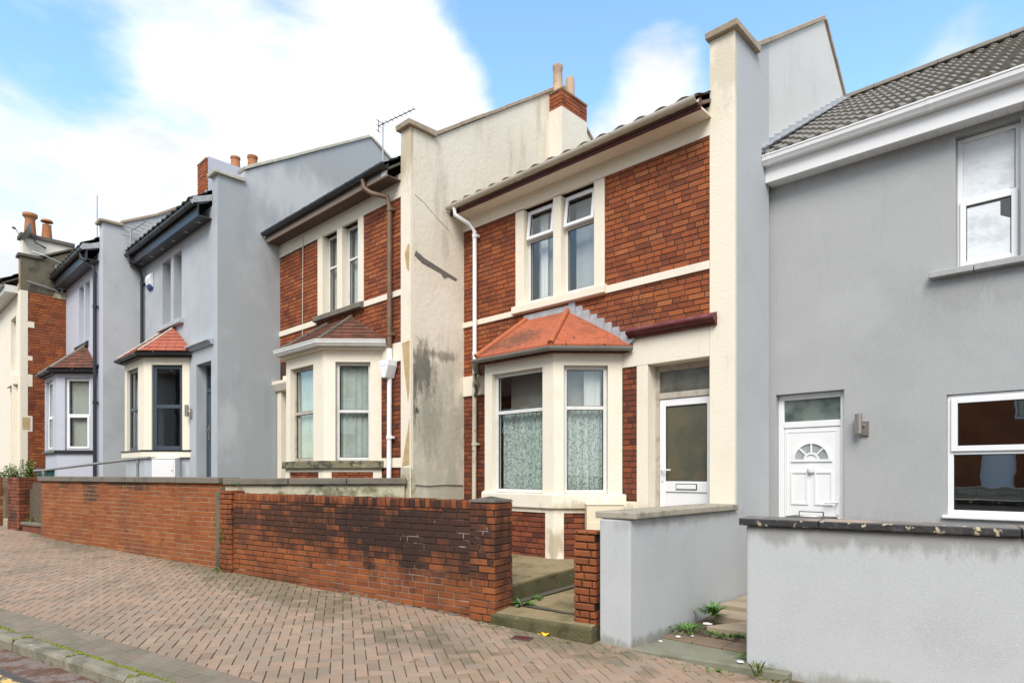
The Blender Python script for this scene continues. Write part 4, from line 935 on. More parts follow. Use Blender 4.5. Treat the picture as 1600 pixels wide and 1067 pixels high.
fl = mb.build('flank_wall', ['mortar_pale', 'brick_c', 'mossy', 'mossy_plaster'], h, fix=False)
mb = MB(); cp = [(3.45, 7.40), (6.9, 9.24), (11, 6.85)]
for (y0, z0), (y1, z1) in zip(cp, cp[1:]): mb.prism_x([(y0, z0), (y1, z1), (y1, z1+.06), (y0, z0+.06)], xr-.32, xr+.04)
mb.box(xr-.33, xr+.05, Y-.06, 3.55, 7.372, 7.45); mb.build('coping', 'coping_dark', fl, bevel=.01)
mb = MB(); mb.box(xr-.3, xr+.012, Y-.012, Y+.16, .6, 6.47)
for z in (6.0, 5.55, 4.85, 4.1, 2.95): pass
for z, ww, hh in ((5.50, .30, .16), (4.62, .26, .12), (3.92, .26, .33), (2.72, .26, .42)): mb.box(xr-.3, xr+.010, Y-.008, Y+ww, z, z+hh)
q = mb.build('corner_quoins', 'cream', h, bevel=.008)
mb = MB(); mb.box(xr+.011, xr+.016, Y+.04, Y+.2, 2.78, 3.10); mb.build('bare_stone_patch', 'ochre', q)
mb = MB(); mb.box(xl, xr-.3, 2.78, Y-.01, 6.44, 6.62); f = mb.build('fascia', 'upvc_old', h)
mb = MB(); half_gutter(mb, [(xl, 2.72, 6.64), (xr-.32, 2.72, 6.64)], .062, .8); mb.build('gutter', 'upvc_old', h)
main_roof(h, xl, xr-.32, 2.70, 6.72, 6.6, 9.0, 10.9, 'roof_grey', .1)
mb = MB(); mb.prism_x([(Y, 6.6), (Y, 7.37), (Y+.5, 7.5), (6.5, 9.25), (10.9, 6.8)], xl, xl+.28); mb.build('party_wall', 'cream_parapet', h)
chimney(h, -25.3, -24.85, 3.70, 5.0, 6.8, 9.08, 9.08, None, 'cream_parapet', [])
mb = MB(); mb.box(-25.38, -24.78, 3.63, 5.07, 9.08, 9.20); ch = mb.build('chimney', 'coping_dark', h, bevel=.01)
mb = MB(); mb.lathe((-25.05, 3.92, 9.20), [(.17, 0), (.165, .1), (.135, .52), (.15, .57), (.205, .63), (.20, .71), (.13, .71)], 16); mb.build('chimney_pot', 'pot', ch, smooth=True)
mb = MB(); mb.lathe((-25.05, 4.36, 9.20), [(.155, 0), (.12, .44), (.13, .48), (.09, .48), (.03, .50), (.03, .58), (.175, .58), (.15, .64), (.03, .66)], 16); mb.build('chimney_pot', 'pot', ch, smooth=True)
mb = MB(); mb.box(-21.5, -21.35, Y-.10, Y+.02, 1.2, 4.0); mb.box(-22.4, -21.2, Y-.1, Y, 4.0, 4.25); mb.build('door_surround', 'cream', h)
mb = MB(); mb.box(-22.3, -21.35, Y+.2, Y+.24, 1.2, 4.0); mb.build('door', 'wood_old', h)
window(h, ID, -22.348, -21.552, 4.41, 5.89, Y+.12, .05, 5.3, 'upvc', glass='tinted')

# ================================================================== HOUSE at the right: grey render, white door
h = empty('terraced_house', (-.2, 8.42, 0), 'grey rendered house with white plastic door and windows below a dark tiled roof', 'house', 'terraced houses stepping up the hill')
Y = 8.42; xl, xr = -3.25, 4.2
mb = MB()
holed(mb, xl-.06, xr, 0, 5.45, [(-1.23, -.665, 3.86, 5.33), (-1.31, .7, 1.11, 2.48), (-3.19, -2.36, .3, 2.64)], Y, Y+.28)
rear(xl, xr, 16, 0, 5.4, 'grey_a'); m2 = MB(); m2.prism_x([(Y+.3, 0), (15.9, 0), (15.9, 5.4), (11.9, 7.9), (Y+.3, 5.6)], xr-.25, xr); m2.build('party_wall', 'grey_a', h)
mb.build('wall', 'grey_a', h)
mb = MB(); mb.box(xl+.001, xr, 8.21, 8.235, 5.385, 5.63); f = mb.build('fascia', 'fascia_white', h, bevel=.006)
mb = MB(); bars(mb, xl+.003, xr, 8.236, Y-.003, 5.39, 5.405, 60); mb.build('soffit', 'fascia_white', f)
mb = MB(); ogee_gutter(mb, [(xl+.002, 8.155, 5.645), (xr, 8.155, 5.645)], 1.15)
for k in range(4):
    x = -3.2+k*1.75; ogee_gutter(mb, [(x, 8.155, 5.645), (x+.05, 8.155, 5.645)], 1.22)
mb.build('gutter', 'fascia_white', h, bevel=.004)
main_roof(h, -3.3, xr, 8.12, 5.69, 11.9, 8.05, 15.9, 'roof_weathered', .0165, .165, 'ridge_grey', .034, .036)
# stepped flashing tiles against the parapet wall
mb = MB()
for k in range(14):
    t = k/14; y0 = 8.12+3.75*t; z0 = 5.77+2.30*t
    mb.prism_x([(y0, z0-.02), (y0+.27, z0+.165), (y0+.27, z0+.25), (y0, z0+.13)], -3.312, -3.297+.004*(k % 2))
    mb.prism_x([(y0-.02, z0+.03), (y0+.27, z0+.2), (y0+.27, z0+.22), (y0-.02, z0+.06)], -3.30, -3.20)
mb.build('lead_flashing', 'lead', h)
# upper window with white film
window(h, ID, -1.228, -.668, 3.865, 5.325, Y+.10, .05, 4.62, 'upvc', low=.055, tmat='upvc', glass='clear',
       cur=(('window_film', 'film', -1.176, -.72, 4.648, 5.272, .017, .0015, .5),))
mb = MB(); mb.prism_y([(-1.137, 3.952), (-.76, 3.952), (-.76, 4.33), (-.845, 4.38), (-.845, 4.535), (-1.137, 4.535)], Y+.0985, Y+.1015); mb.build('window_film', 'film', h)
mb = MB(); mb.prism_x([(Y-.1, 3.79), (Y+.06, 3.79), (Y+.06, 3.875), (Y-.1, 3.86)], -1.46, -1.06); mb.prism_x([(Y-.1, 3.79), (Y+.06, 3.79), (Y+.06, 3.875), (Y-.1, 3.86)], -1.052, -.45); mb.build('window_sill', 'grey_a', h, bevel=.008)
# lower window
w1 = window(h, ID, -1.308, -.31, 1.14, 2.475, Y+.025, .058, 1.84, 'upvc', top=.06, glass='mirrorish')
w2 = window(h, ID, -.308, .69, 1.14, 2.475, Y+.025, .058, 1.84, 'upvc', top=.06, glass='mirrorish')
mb = MB(); mb.box(-1.35, .74, Y-.045, Y+.08, 1.105, 1.138); mb.build('window_sill', 'upvc', h, bevel=.008)
# door
y = Y+.09
mb = MB(); mb.box(-3.19, -3.12, y, y+.07, .32, 2.635); mb.box(-2.43, -2.36, y, y+.07, .32, 2.635); mb.box(-3.12, -2.43, y+.001, y+.069, 2.565, 2.635); mb.box(-3.12, -2.43, y-.004, y+.069, 2.20, 2.28); df = mb.build('door_frame', 'upvc', h, bevel=.006)
mb = MB(); mb.box(-3.12, -2.43, y+.03, y+.036, 2.28, 2.565); mb.build('fanlight', 'obscure_green', df)
mb = MB(); mb.box(-3.118, -2.432, y+.008, y+.06, .34, 2.195); d = mb.build('door', 'upvc', h, bevel=.006)
mb = MB()   # raised mouldings: outer edge, two lower panels, and the fan surround
def ring(x0, x1, z0, z1, t=.022, o=.012):
    yy = y+.008
    mb.box(x0, x0+t, yy-o, yy, z0, z1); mb.box(x1-t, x1, yy-o, yy, z0, z1); mb.box(x0+t, x1-t, yy-o, yy, z0, z0+t); mb.box(x0+t, x1-t, yy-o, yy, z1-t, z1)
ring(-3.085, -2.465, .42, 2.15, .012, .006)
ring(-3.03, -2.815, 1.20, 1.63); ring(-2.735, -2.52, 1.20, 1.63)
cx, cz = -2.775, 1.78
def arc(r0, r1, a0, a1, yy0, yy1, n=16):
    for i in range(n):
        a, b = a0+(a1-a0)*i/n, a0+(a1-a0)*(i+1)/n
        mb.prism_y([(cx+r0*math.cos(a), cz+r0*math.sin(a)), (cx+r1*math.cos(a), cz+r1*math.sin(a)), (cx+r1*math.cos(b), cz+r1*math.sin(b)), (cx+r0*math.cos(b), cz+r0*math.sin(b))], yy0, yy1)
arc(.205, .235, 0, math.pi, y-.01, y+.01); arc(.07, .095, 0, math.pi, y-.008, y+.01); mb.box(cx-.25, cx+.25, y-.009, y+.01, cz-.025, cz+.004)
for a in (45, 90, 135):
    a = R(a); dx, dz = math.cos(a), math.sin(a)
    mb.prism_y([(cx+.09*dx-.009*dz, cz+.09*dz+.009*dx), (cx+.21*dx-.009*dz, cz+.21*dz+.009*dx), (cx+.21*dx+.009*dz, cz+.21*dz-.009*dx), (cx+.09*dx+.009*dz, cz+.09*dz-.009*dx)], y-.007, y+.01)
mb.build('door_mouldings', 'upvc', d)
mb = MB(); arc(.092, .208, 0, math.pi, y+.003, y+.0075); mb.build('fan_glass', 'tinted', d)
mb = MB(); mb.lathe((cx, y-.004, 1.60), [(.02, 0), (.045, .02), (.05, .06), (.03, .1)], 12); mb.build('knocker', 'letter', d)
mb = MB(); mb.cur = 1; mb.box(cx-.15, cx+.15, y-.006, y+.008, 1.035, 1.115); mb.cur = 0; mb.box(cx-.14, cx+.14, y-.012, y-.006, 1.045, 1.105); mb.build('letterbox', ['letter', 'dark_gap'], d)
mb = MB(); mb.box(-2.475, -2.445, y-.008, y+.008, 1.08, 1.30); mb.tube([(-2.46, y-.01, 1.24), (-2.46, y-.05, 1.24), (-2.60, y-.055, 1.235)], .011, 8); mb.build('handle', 'letter', d)
mb = MB(); mb.box(-3.2, -2.3, Y-.2, Y+.2, -.1, .31); mb.build('doorstep', 'slab', h)

# ================================================================== front gardens and steps
mb = MB()      # raised concrete in front of the orange-roofed bay
mb.face([(-8.1, 5.0, .33), (-4.93, 5.0, .33), (-4.86, 6.35, .43), (-8.1, 6.35, .43)]); mb.face([(-4.93, 5.0, .33), (-4.93, 5.0, -.1), (-4.86, 6.35, -.1), (-4.86, 6.35, .43)])
mb.face([(-8.1, 5.0, .33), (-8.1, 5.0, -.1), (-4.93, 5.0, -.1), (-4.93, 5.0, .33)])
mb.face([(-8.1, 6.35, .43), (-4.86, 6.35, .43), (-4.5, 6.7, .435), (-4.5, 7.6, .44), (-8.1, 7.6, .44)])
mb.face([(-4.86, 6.35, .43), (-4.86, 6.35, -.1), (-4.5, 6.7, -.1), (-4.5, 6.7, .435)])
mb.face([(-4.5, 6.7, .435), (-3.55, 6.72, .435), (-3.55, 7.6, .44), (-4.5, 7.6, .44)]); mb.face([(-4.5, 6.7, .435), (-4.5, 6.7, -.1), (-3.55, 6.72, -.1), (-3.55, 6.72, .435)])
struct(mb, 'garden_terrace', 'concrete')
mb = MB(); mb.face([(-4.93, 5.0, .20), (-4.95, 5.0, -.1), (-4.87, 6.36, -.1), (-4.85, 6.36, .36)])
mb.v = [v+Vector((.012, 0, 0)) for v in mb.v]; mb.cur = 0
mb.face([(-4.92, 5.01, .31), (-4.92, 5.01, -.1), (-4.848, 6.36, -.1), (-4.848, 6.36, .41)]); struct(mb, 'terrace_edge', 'concrete_riser')
mb = MB(); mb.face([(-4.95, 5.02, .135), (-3.55, 5.14, .125), (-3.55, 6.8, .24), (-4.9, 6.8, .23)]); struct(mb, 'garden_path', 'concrete')
mb = MB(); mb.face([(-4.83, 5.06, .150), (-4.3, 5.12, .147), (-3.58, 5.17, .140), (-3.58, 5.27, .143), (-4.2, 5.19, .148), (-4.83, 5.19, .153)]); mb.face([(-4.92, 5.1, .152), (-4.80, 5.12, .152), (-4.72, 6.5, .24), (-4.86, 6.5, .24)]); struct(mb, 'damp_strip', 'damp')
mb = MB(); x0, y0 = street(.06, .12); F = frame(x0, y0, 0, EL.x, EL.y)
mb.M = F; mb.prism_x([(0, -.2), (.0, .10), (.02, .125), (.32, .14), (.32, -.2)], -.06, 1.135)
st = mb.build('entrance_step', ['concrete_riser', 'concrete'], bevel=.02)
for pl in st.data.polygons:
    if pl.normal.z > .7: pl.material_index = 1
tag(st, 'mossy concrete step between the brick pier and the low brick stub', 'step')
# path of the grey house
def slab(pts, z, th, m, label, name='paving_slab', dz=0):
    mb = MB(); n = len(pts); a = [mb.pt((p[0], p[1], z+(p[1]-5)*dz)) for p in pts]; b = [mb.pt((p[0], p[1], z-th)) for p in pts]
    mb.facei(a); mb.facei(b[::-1])
    for i in range(n): mb.facei([b[i], b[(i+1) % n], a[(i+1) % n], a[i]])
    o = mb.build(name, m, bevel=.012); tag(o, label, 'paving slab', 'slabs of the path to the white door'); return o
slab([(-3.23, 5.03), (-1.9, 5.27), (-1.9, 5.62), (-3.23, 5.56)], -.035, .2, 'slab_green', 'wide green stained slab at the pavement edge beside the grey wall')
for k, (a, b) in enumerate(((-3.23, -2.92), (-2.912, -2.62), (-2.612, -2.32), (-2.312, -2.02))):
    slab([(a, 5.565+.01*k), (b, 5.575+.01*k), (b, 5.86+.01*k), (a, 5.85+.01*k)], -.02+.003*k, .15, 'quarry', ('brown tile against the grey wall behind the green slab', 'brown tile second from the grey wall in the tile row', 'brown tile third from the grey wall in the tile row', 'brown tile farthest from the grey wall in the tile row')[k], 'quarry_tile')
slab([(-2.95, 5.95), (-1.9, 6.05), (-1.9, 6.50), (-2.75, 6.40)], .065, .3, 'slab', 'large tan step slab with weeds growing along its front edge')
slab([(-3.10, 6.44), (-2.66, 6.44), (-2.60, 6.80), (-3.18, 6.78)], .075, .3, 'slab', 'tan slab beside the grey wall just past the step slab')
slab([(-2.645, 6.44), (-1.9, 6.53), (-1.9, 6.84), (-2.585, 6.81)], .085, .3, 'slab', 'tan slab right of centre behind the step slab')
slab([(-3.22, 6.82), (-1.9, 6.87), (-1.9, 7.60), (-3.22, 7.60)], .12, .3, 'slab', 'broad tan slab farther up the path to the white door')
slab([(-3.22, 7.62), (-1.9, 7.62), (-1.9, 8.40), (-3.22, 8.40)], .17, .3, 'slab', 'tan slab right under the white door')
mb = MB(); mb.face([(-3.26, 5.0, -.10), (-1.8, 5.25, -.12), (-1.8, 8.42, .12), (-3.26, 8.42, .12)]); mb.face([(-2.3, 5.30, -.09), (4.2, 6.4, -.25), (4.2, 8.42, .1), (-2.3, 8.42, .15)])
mb.v[4:] = [v+Vector((0, 0, .01)) for v in mb.v[4:]]
struct(mb, 'garden_soil', 'soil')
for poly, z in (([(-12.6, 3.55), (-9.7, 4.0), (-8.15, 6.2), (-8.37, 6.3), (-12.6, 6.3)], 1.0), ([(-17.3, 2.75), (-12.6, 3.55), (-12.6, 5.2), (-17.2, 5.2)], 1.40), ([(-25.4, 1.4), (-18.2, 2.62), (-17.25, 2.76), (-17.2, 4.4), (-25.4, 4.4)], 1.25)):
    mb = MB(); mb.prism(poly, -.4, z); struct(mb, 'front_garden', 'soil')

# ---- brick wall in front of the orange-roofed house
wl = empty('garden_wall', (-7.3, 4.3, .05), 'sooty red brick garden wall with upright brick capping and square end pier', 'garden wall')
F = frame(-4.732, 4.707, 0, EL.x, EL.y); rb = random.Random(21)
mb = MB(F); mb.cur = 0; mb.box(-4.98, -.335, .0575, .262, -.15, 1.205)
mb.cur = 1
bricks(mb, -5.05, -.34, -.15, 1.20, .05, .10, anchor=-.03, p_head=.12, jit=.003, seed=3)
Fb = F @ Matrix.Translation((0, .32, 0)) @ Matrix.Rotation(math.pi, 4, 'Z'); mb.M = Fb; bricks(mb, .34, 5.0, -.15, 1.20, .05, .10, anchor=-.03, seed=4)
mb.build('brickwork', ['mortar_sooty', 'brick_wall'], wl, fix=False)
mb = MB(F); x = -4.78
while x < -.36:
    b = min(x+.068+rb.uniform(-.003, .003), -.34); dz = rb.uniform(-.006, .006); mb.cbox(x, b, .044+rb.uniform(-.004, .004), .272, 1.208, 1.305+dz, .007); x = b+.010
mb.cur = 1; mb.box(-4.785, -.342, .055, .262, 1.20, 1.298)
mb.build('capping', ['brick_wall', 'mortar_sooty'], wl, fix=False)
mb = MB(F); mb.cur = 0; mb.box(-.33, -.008, .01, .335, -.15, 1.29); mb.cur = 1
for ox, oy, ex, ey, L in ((-.34, 0, 1, 0, .34), (0, 0, 0, 1, .345), (0, .345, -1, 0, .34), (-.34, .345, 0, -1, .345)):
    l = math.hypot(ex, ey); G = F @ frame(ox, oy, 0, ex, ey); mb.M = G
    bricks(mb, 0, L-.004, -.15, 1.29, 0, .05, anchor=-.06, p_head=.35, jit=.002, L=.228, seed=int(ox*100+oy*10)+40)
mb.build('pier', ['mortar_sooty', 'brick_wall'], wl, fix=False)
mb = MB(F); rq = random.Random(8); x = -2.7
while x < -.55:
    l = rq.uniform(.05, .16); z = gz(*(F @ Vector((x, 0, 0))).xy); d = rq.uniform(.012, .035)
    mb.prism([(x, .06), (x+.02, .045-d), (x+l-.015, .05-d), (x+l, .06)], z-.05, z+rq.uniform(.006, .03)); x += l+rq.choice((.004, .01, .06))
mb.build('footing', 'coping', wl, bevel=.008)
mb = MB(F); mb.prism([(-5.19, .08), (-5.18, -.005), (-5.13, .0), (-5.10, .012), (-5.10, .08)], -.05, 1.34); mb.build('mortar_joint', 'mossy', wl)
mb = MB(F); cx, cy = -.17, .172; n = 0
a = [mb.pt((cx+sx*.175, cy+sy*.178, 1.292)) for sx, sy in ((-1, -1), (1, -1), (1, 1), (-1, 1))]; b = [mb.pt((cx+sx*.165, cy+sy*.168, 1.315)) for sx, sy in ((-1, -1), (1, -1), (1, 1), (-1, 1))]; t = mb.pt((cx, cy, 1.355))
mb.facei(a[::-1])
for i in range(4): mb.facei([a[i], a[(i+1) % 4], b[(i+1) % 4], b[i]]); mb.facei([b[i], b[(i+1) % 4], t])
mb.build('pier_cap', 'coping_dark', wl)
mb = MB(F); mb.cur = 0; mb.box(-5.10, -4.84, .03, .26, -.15, 1.33); mb.cur = 1; bricks(mb, -5.12, -4.80, -.15, 1.345, .012, .2, anchor=-.05, p_head=.6, seed=9)
mb.build('end_stub', ['mortar_sooty', 'brick_wall'], wl, fix=False)

# ---- long orange brick wall with stone coping, up the hill
x0, y0 = street(5.28, .02); F = frame(x0, y0, 0, .9806, .196)
wl = empty('garden_wall', (-12.9, 3.4, .2), 'long orange brick retaining wall with flat stone coping, farther up the hill', 'garden wall')
mb = MB(F); mb.cur = 0; mb.box(-6.16, -.02, .005, .30, -.1, 1.44); mb.cur = 1; bricks(mb, -6.2, .0, -.1, 1.445, 0, .10, anchor=.02, p_head=.22, jit=.003, L=.235, course=.076, joint=.010, c=.004, seed=5)
mb.M = F @ frame(-6.2, .32, 0, 0, -1); bricks(mb, 0, .3, -.1, 1.445, -.001, .1, anchor=.02, seed=6)
mb.build('brickwork', ['mortar_pale', 'brick_left'], wl, fix=False)
mb = MB(F); x = -6.26; k = 0
for L in (1.45, 1.2, 1.3, 1.15, 1.18): mb.box(x, x+L-.008, -.045, .34, 1.448, 1.545); x += L
mb.build('coping', 'coping', wl, bevel=.012)
mb = MB(F); mb.prism([(.0, .0), (.07, .03), (.10, .12), (.0, .12)], -.1, 1.40); mb.build('mortar_joint', 'mossy', wl)
# oblique mossy wall returning to the peeling pier
a, b = Vector((-9.78, 3.92)), Vector((-8.20, 6.12)); d = (b-a).normalized(); F = frame(a.x, a.y, 0, d.x, d.y); L = (b-a).length
wl = empty('boundary_wall', (-9.0, 5.0, .2), 'mossy plastered wall with stone coping running back to the peeling cream pier', 'garden wall')
mb = MB(F); mb.box(0, L, 0, .24, -.1, 1.43); mb.build('plaster', 'mossy_plaster', wl, bevel=.02)
mb = MB(F); x = -.02
for l in (.95, .88, .93): mb.box(x, x+l-.008, -.05, .28, 1.432, 1.53); x += l
mb.build('coping', 'coping', wl, bevel=.012)
# grimy brick wall end at the far side of the gate gap
x0, y0 = street(13.6, .05); F = frame(x0, y0, 0, .985, .174)
wl = empty('garden_wall', (-17.4, 2.6, .3), 'grimy recessed brick wall at the far left behind the galvanised handrail post', 'garden wall')
mb = MB(F); mb.cur = 0; mb.box(.01, .64, .012, .6, -.1, 1.50); mb.box(.64, 2.14, .442, .65, -.1, 1.47)
mb.cur = 1; bricks(mb, 0, .65, -.1, 1.53, 0, .1, anchor=.03, seed=12); bricks(mb, .65, 2.15, .3, 1.49, .43, .1, anchor=.03, seed=16); mb.M = F @ frame(.65, 0, 0, 0, 1); bricks(mb, 0, .44, -.1, 1.53, 0, .1, anchor=.03, seed=13)
mb.build('brickwork', ['mortar_sooty', 'brick_grimy'], wl, fix=False)
x0, y0 = street(13.5, .12); F = frame(x0, y0, 0, .985, .174)
wl = empty('garden_wall', (-19.5, 2.2, .3), 'low red brick wall below the weeds at the far left edge', 'garden wall')
mb = MB(F); mb.cur = 0; mb.box(-4, -.9, .2, .4, -.1, 1.5); mb.box(-1, 0, .9, 1.1, -.1, 1.5); mb.cur = 1; bricks(mb, -4, -.9, -.1, 1.52, .185, .05, anchor=.03, seed=14); bricks(mb, -1, .5, -.1, 1.54, .88, .05, anchor=.03, seed=15)
mb.build('brickwork', ['mortar_pale', 'brick_left'], wl, fix=False)
x0, y0 = street(13.6, -.05); F = frame(x0, y0, 0, .985, .174)
mb = MB(F); mb.box(-.75, .0, .05, .6, -.1, .55); tag(mb.build('stone_step', 'slab', bevel=.02), 'pale stone step at the far left edge of the pavement', 'step')
x0, y0 = street(12.93, .03); F = frame(x0, y0, 0, .985, .174)
mb = MB(F); mb.cur = 0; mb.box(0, 1.48, .03, .40, -.1, .47); mb.cur = 1; mb.box(-.015, 1.48, .0, .405, .472, .54); tag(mb.build('stone_step', ['brick_grimy', 'coping'], bevel=.012), 'dark stone ledge at the foot of the handrail post', 'step')
# ---- low brick stub beside the grey wall
F = frame(-3.865, 4.955, 0, EL.x, EL.y)
wl = empty('brick_stub', (-3.75, 5.05, -.05), 'low broken brick stub against the end of the pale grey wall', 'brick stub')
mb = MB(F); mb.cur = 0; mb.box(.012, .225, .02, .215, -.1, 1.01); mb.cur = 1; bricks(mb, 0, .238, .03, 1.03, 0, .225, anchor=.03, p_head=.45, jit=.008, c=.008, joint=.013, seed=31); mb.build('brickwork', ['mortar_sooty', 'brick_wall'], wl, fix=False)
mb = MB(F); mb.box(-.005, .24, .002, .22, -.15, .025); mb.build('footing', 'concrete_riser', wl, bevel=.015)
# ---- pale grey rendered wall between the two entrances
wl = empty('rendered_wall', (-3.42, 6.1, -.05), 'pale grey rendered wall with stone coping dividing the two paths', 'garden wall')
mb = MB(); mb.prism([(-3.60, 5.02), (-3.285, 5.08), (-3.243, 7.36), (-3.60, 7.36)], -.2, 1.165); mb.build('render', 'grey_wall', wl, bevel=.018)
mb = MB(); mb.prism([(-3.645, 5.01), (-3.22, 5.07), (-3.225, 6.2), (-3.64, 6.2)], 1.168, 1.235); mb.prism([(-3.64, 6.208), (-3.225, 6.208), (-3.20, 7.30), (-3.64, 7.29)], 1.168, 1.235); mb.build('coping', 'coping_lichen', wl, bevel=.012)
# ---- front wall of the grey house
F = frame(-2.262, 5.30, 0, EL.x, EL.y)
wl = empty('rendered_wall', (.5, 5.8, -.2), 'pale grey rendered front wall with flaking black painted coping', 'garden wall')
mb = MB(F); mb.box(0, 6.5, 0, .24, -.6, 1.155); mb.box(0, .24, .24, .5, -.4, 1.152); mb.build('render', 'grey_wall', wl, bevel=.02)
mb = MB(F); x = -.05
for l in (.62, 1.28, 1.2, 1.3, 1.2, 1.0): mb.box(x, x+l-.005, -.045, .29, 1.158, 1.222); x += l
cp = mb.build('coping', ['black_coping', 'black_top'], wl, bevel=.012)
for pl in cp.data.polygons:
    if pl.normal.z > .7: pl.material_index = 1

# ================================================================== smaller things
# handrail
hr = empty('handrail', (-16.65, 2.84, .54), 'galvanised tubular handrail rising beside the steps at the left', 'handrail')
mb = MB(); mb.tube([(-17.15, 2.76, 1.665), (-16.65, 2.84, 1.675), (-13.72, 3.87, 1.90), (-13.35, 3.93, 1.905)], .026, 10); mb.build('rail', 'steel', hr, smooth=True)
for x, y, z0, z1 in ((-16.65, 2.84, .54, 1.665), (-13.82, 3.86, 1.4, 1.87)):
    mb = MB(); mb.tube([(x, y, z0), (x, y, z1)], .026, 10); mb.tube([(x, y, z1-.08), (x, y, z1)], .036, 10); mb.tube([(x, y, z0), (x, y, z0+.06)], .04, 10); mb.build('post', 'steel', hr, smooth=True)
# meter boxes
def meter(F, x0, w, d, z0, z1, m, label, panel=None):
    e = empty('meter_box', F @ Vector((x0+w/2, -d/2, z0)), label, 'meter box')
    mb = MB(F); mb.box(x0, x0+w, -d, 0, z0, z1); mb.prism_x([(-d-.012, z1), (0, z1+.02), (0, z1), (-d-.012, z1-.012)], x0-.008, x0+w+.008); mb.build('box', m, e, bevel=.01)
    mb = MB(F); mb.box(x0+.03, x0+w-.03, -d-.008, -d, z0+.04, z1-(panel or .05)); mb.build('door', m, e, bevel=.005)
    mb = MB(F); mb.lathe((x0+w-.06, -d-.012, (z0+z1)/2), [(.015, -.006), (.015, .006)], 8); mb.build('lock', 'gutter_grey', e)
meter(frame(-5.52, 6.63, 0, 1, 1), .43, .50, .2, .44, 1.19, 'meter_cream', 'cream painted meter box under the lace curtained bay', .24)
meter(frame(-14.75, 4.236, 0, 1, 1), .28, .48, .22, 1.42, 1.92, 'meter', 'white plastic meter box under the blue-grey house bay')
# wall lights
def lamp(x, y, z, label, m='brushed'):
    e = empty('wall_light', (x, y, z), label, 'wall light')
    mb = MB(); mb.box(x-.005, x+.075, y-.03, y, z-.14, z+.03); mb.tube([(x+.03, y-.03, z-.03), (x, y-.07, z)], .014, 8); mb.build('bracket', m, e)
    mb = MB(); mb.lathe((x-.02, y-.085, z-.12), [(.036, 0), (.04, .004), (.04, .236), (.036, .24)], 18); mb.build('tube', m, e, smooth=True)
lamp(-2.16, 8.42, 2.2, 'brown metal up and down wall light right of the white door')
lamp(-13.97, 4.906, 2.92, 'small metal wall light beside the dark door of the blue-grey house')
# intruder alarm box
e = empty('alarm_box', (-16.35, 4.85, 6.1), 'white and blue alarm box high on the blue-grey house by its downpipe', 'alarm box')
mb = MB(); mb.prism_x([(4.905, 6.35), (4.83, 6.32), (4.80, 6.2), (4.83, 6.06), (4.905, 6.0)], -16.66, -16.36); mb.build('case', 'alarm', e, bevel=.015)
mb = MB(); mb.prism_x([(4.905, 6.10), (4.82, 6.08), (4.845, 6.0), (4.905, 5.95)], -16.64, -16.38); mb.build('base', 'alarm_blue', e, bevel=.01)
# aerials
def yagi(name, base, top, boom_a, boom_b, n, label, el=.18, striped=False, foot=None):
    e = empty(name, base, label, 'aerial')
    mb = MB(); mb.tube(([foot] if foot else [])+[base, top], .018, 8); mb.build('mast', 'alloy', e)
    A, Bv = Vector(boom_a), Vector(boom_b); d = (Bv-A).normalized(); s = d.cross(Vector((0, 0, 1))).normalized()
    mb = MB(); mb.tube([A, Bv], .012, 6)
    for i in range(n):
        p = A.lerp(Bv, i/(n-1)); l = el*(1-.3*i/n); mb.tube([p-s*l, p+s*l], .007, 5)
    for q in (-.12, .12): mb.tube([A-s*el*.9+Vector((0, 0, q)), A+s*el*.9+Vector((0, 0, q))], .008, 5)
    mb.tube([A-Vector((0, 0, .14)), A+Vector((0, 0, .14))], .01, 5); mb.build('antenna', 'rust' if not striped else 'alloy', e)
yagi('tv_aerial', (-12.52, 8.7, 9.0), (-12.52, 8.7, 9.98), (-12.55, 8.6, 9.84), (-11.5, 8.85, 9.93), 9, 'thin rooftop aerial with long boom on the blue-grey gable', .09)
yagi('tv_aerial', (-17.02, 4.60, 7.15), (-17.02, 4.60, 7.50), (-17.1, 4.6, 7.42), (-16.4, 4.75, 7.52), 5, 'small white aerial on a bent pole above the blue-grey house gutter', .2, True, (-16.75, 4.6, 6.98))
e = empty('aerial_mast', (-18, 4.1, 7.1), 'bare whip mast standing above the lilac house pier', 'aerial'); mb = MB(); mb.tube([(-18.05, 4.15, 7.0), (-18.05, 4.15, 8.45)], .013, 6); mb.build('mast', 'alloy', e)
e = empty('aerial_bracket', (-20.85, 3.9, 6.6), 'pair of pale blue brackets holding a bare pole on the mossy gable', 'bracket')
mb = MB(); mb.tube([(-20.78, 3.95, 6.55), (-20.78, 3.95, 7.35)], .022, 8); mb.tube([(-20.78, 3.95, 7.35), (-20.8, 3.55, 7.48), (-20.9, 3.3, 7.55)], .018, 8); mb.tube([(-20.84, 3.2, 6.72), (-20.86, 3.9, 6.6)], .016, 6); mb.build('pole', 'alloy', e)
for z in (6.66, 7.2):
    mb = MB(); mb.box(-20.90, -20.76, 3.86, 4.04, z, z+.05); mb.box(-20.90, -20.89, 3.82, 4.08, z-.06, z+.11); mb.build('bracket', 'lead', e)
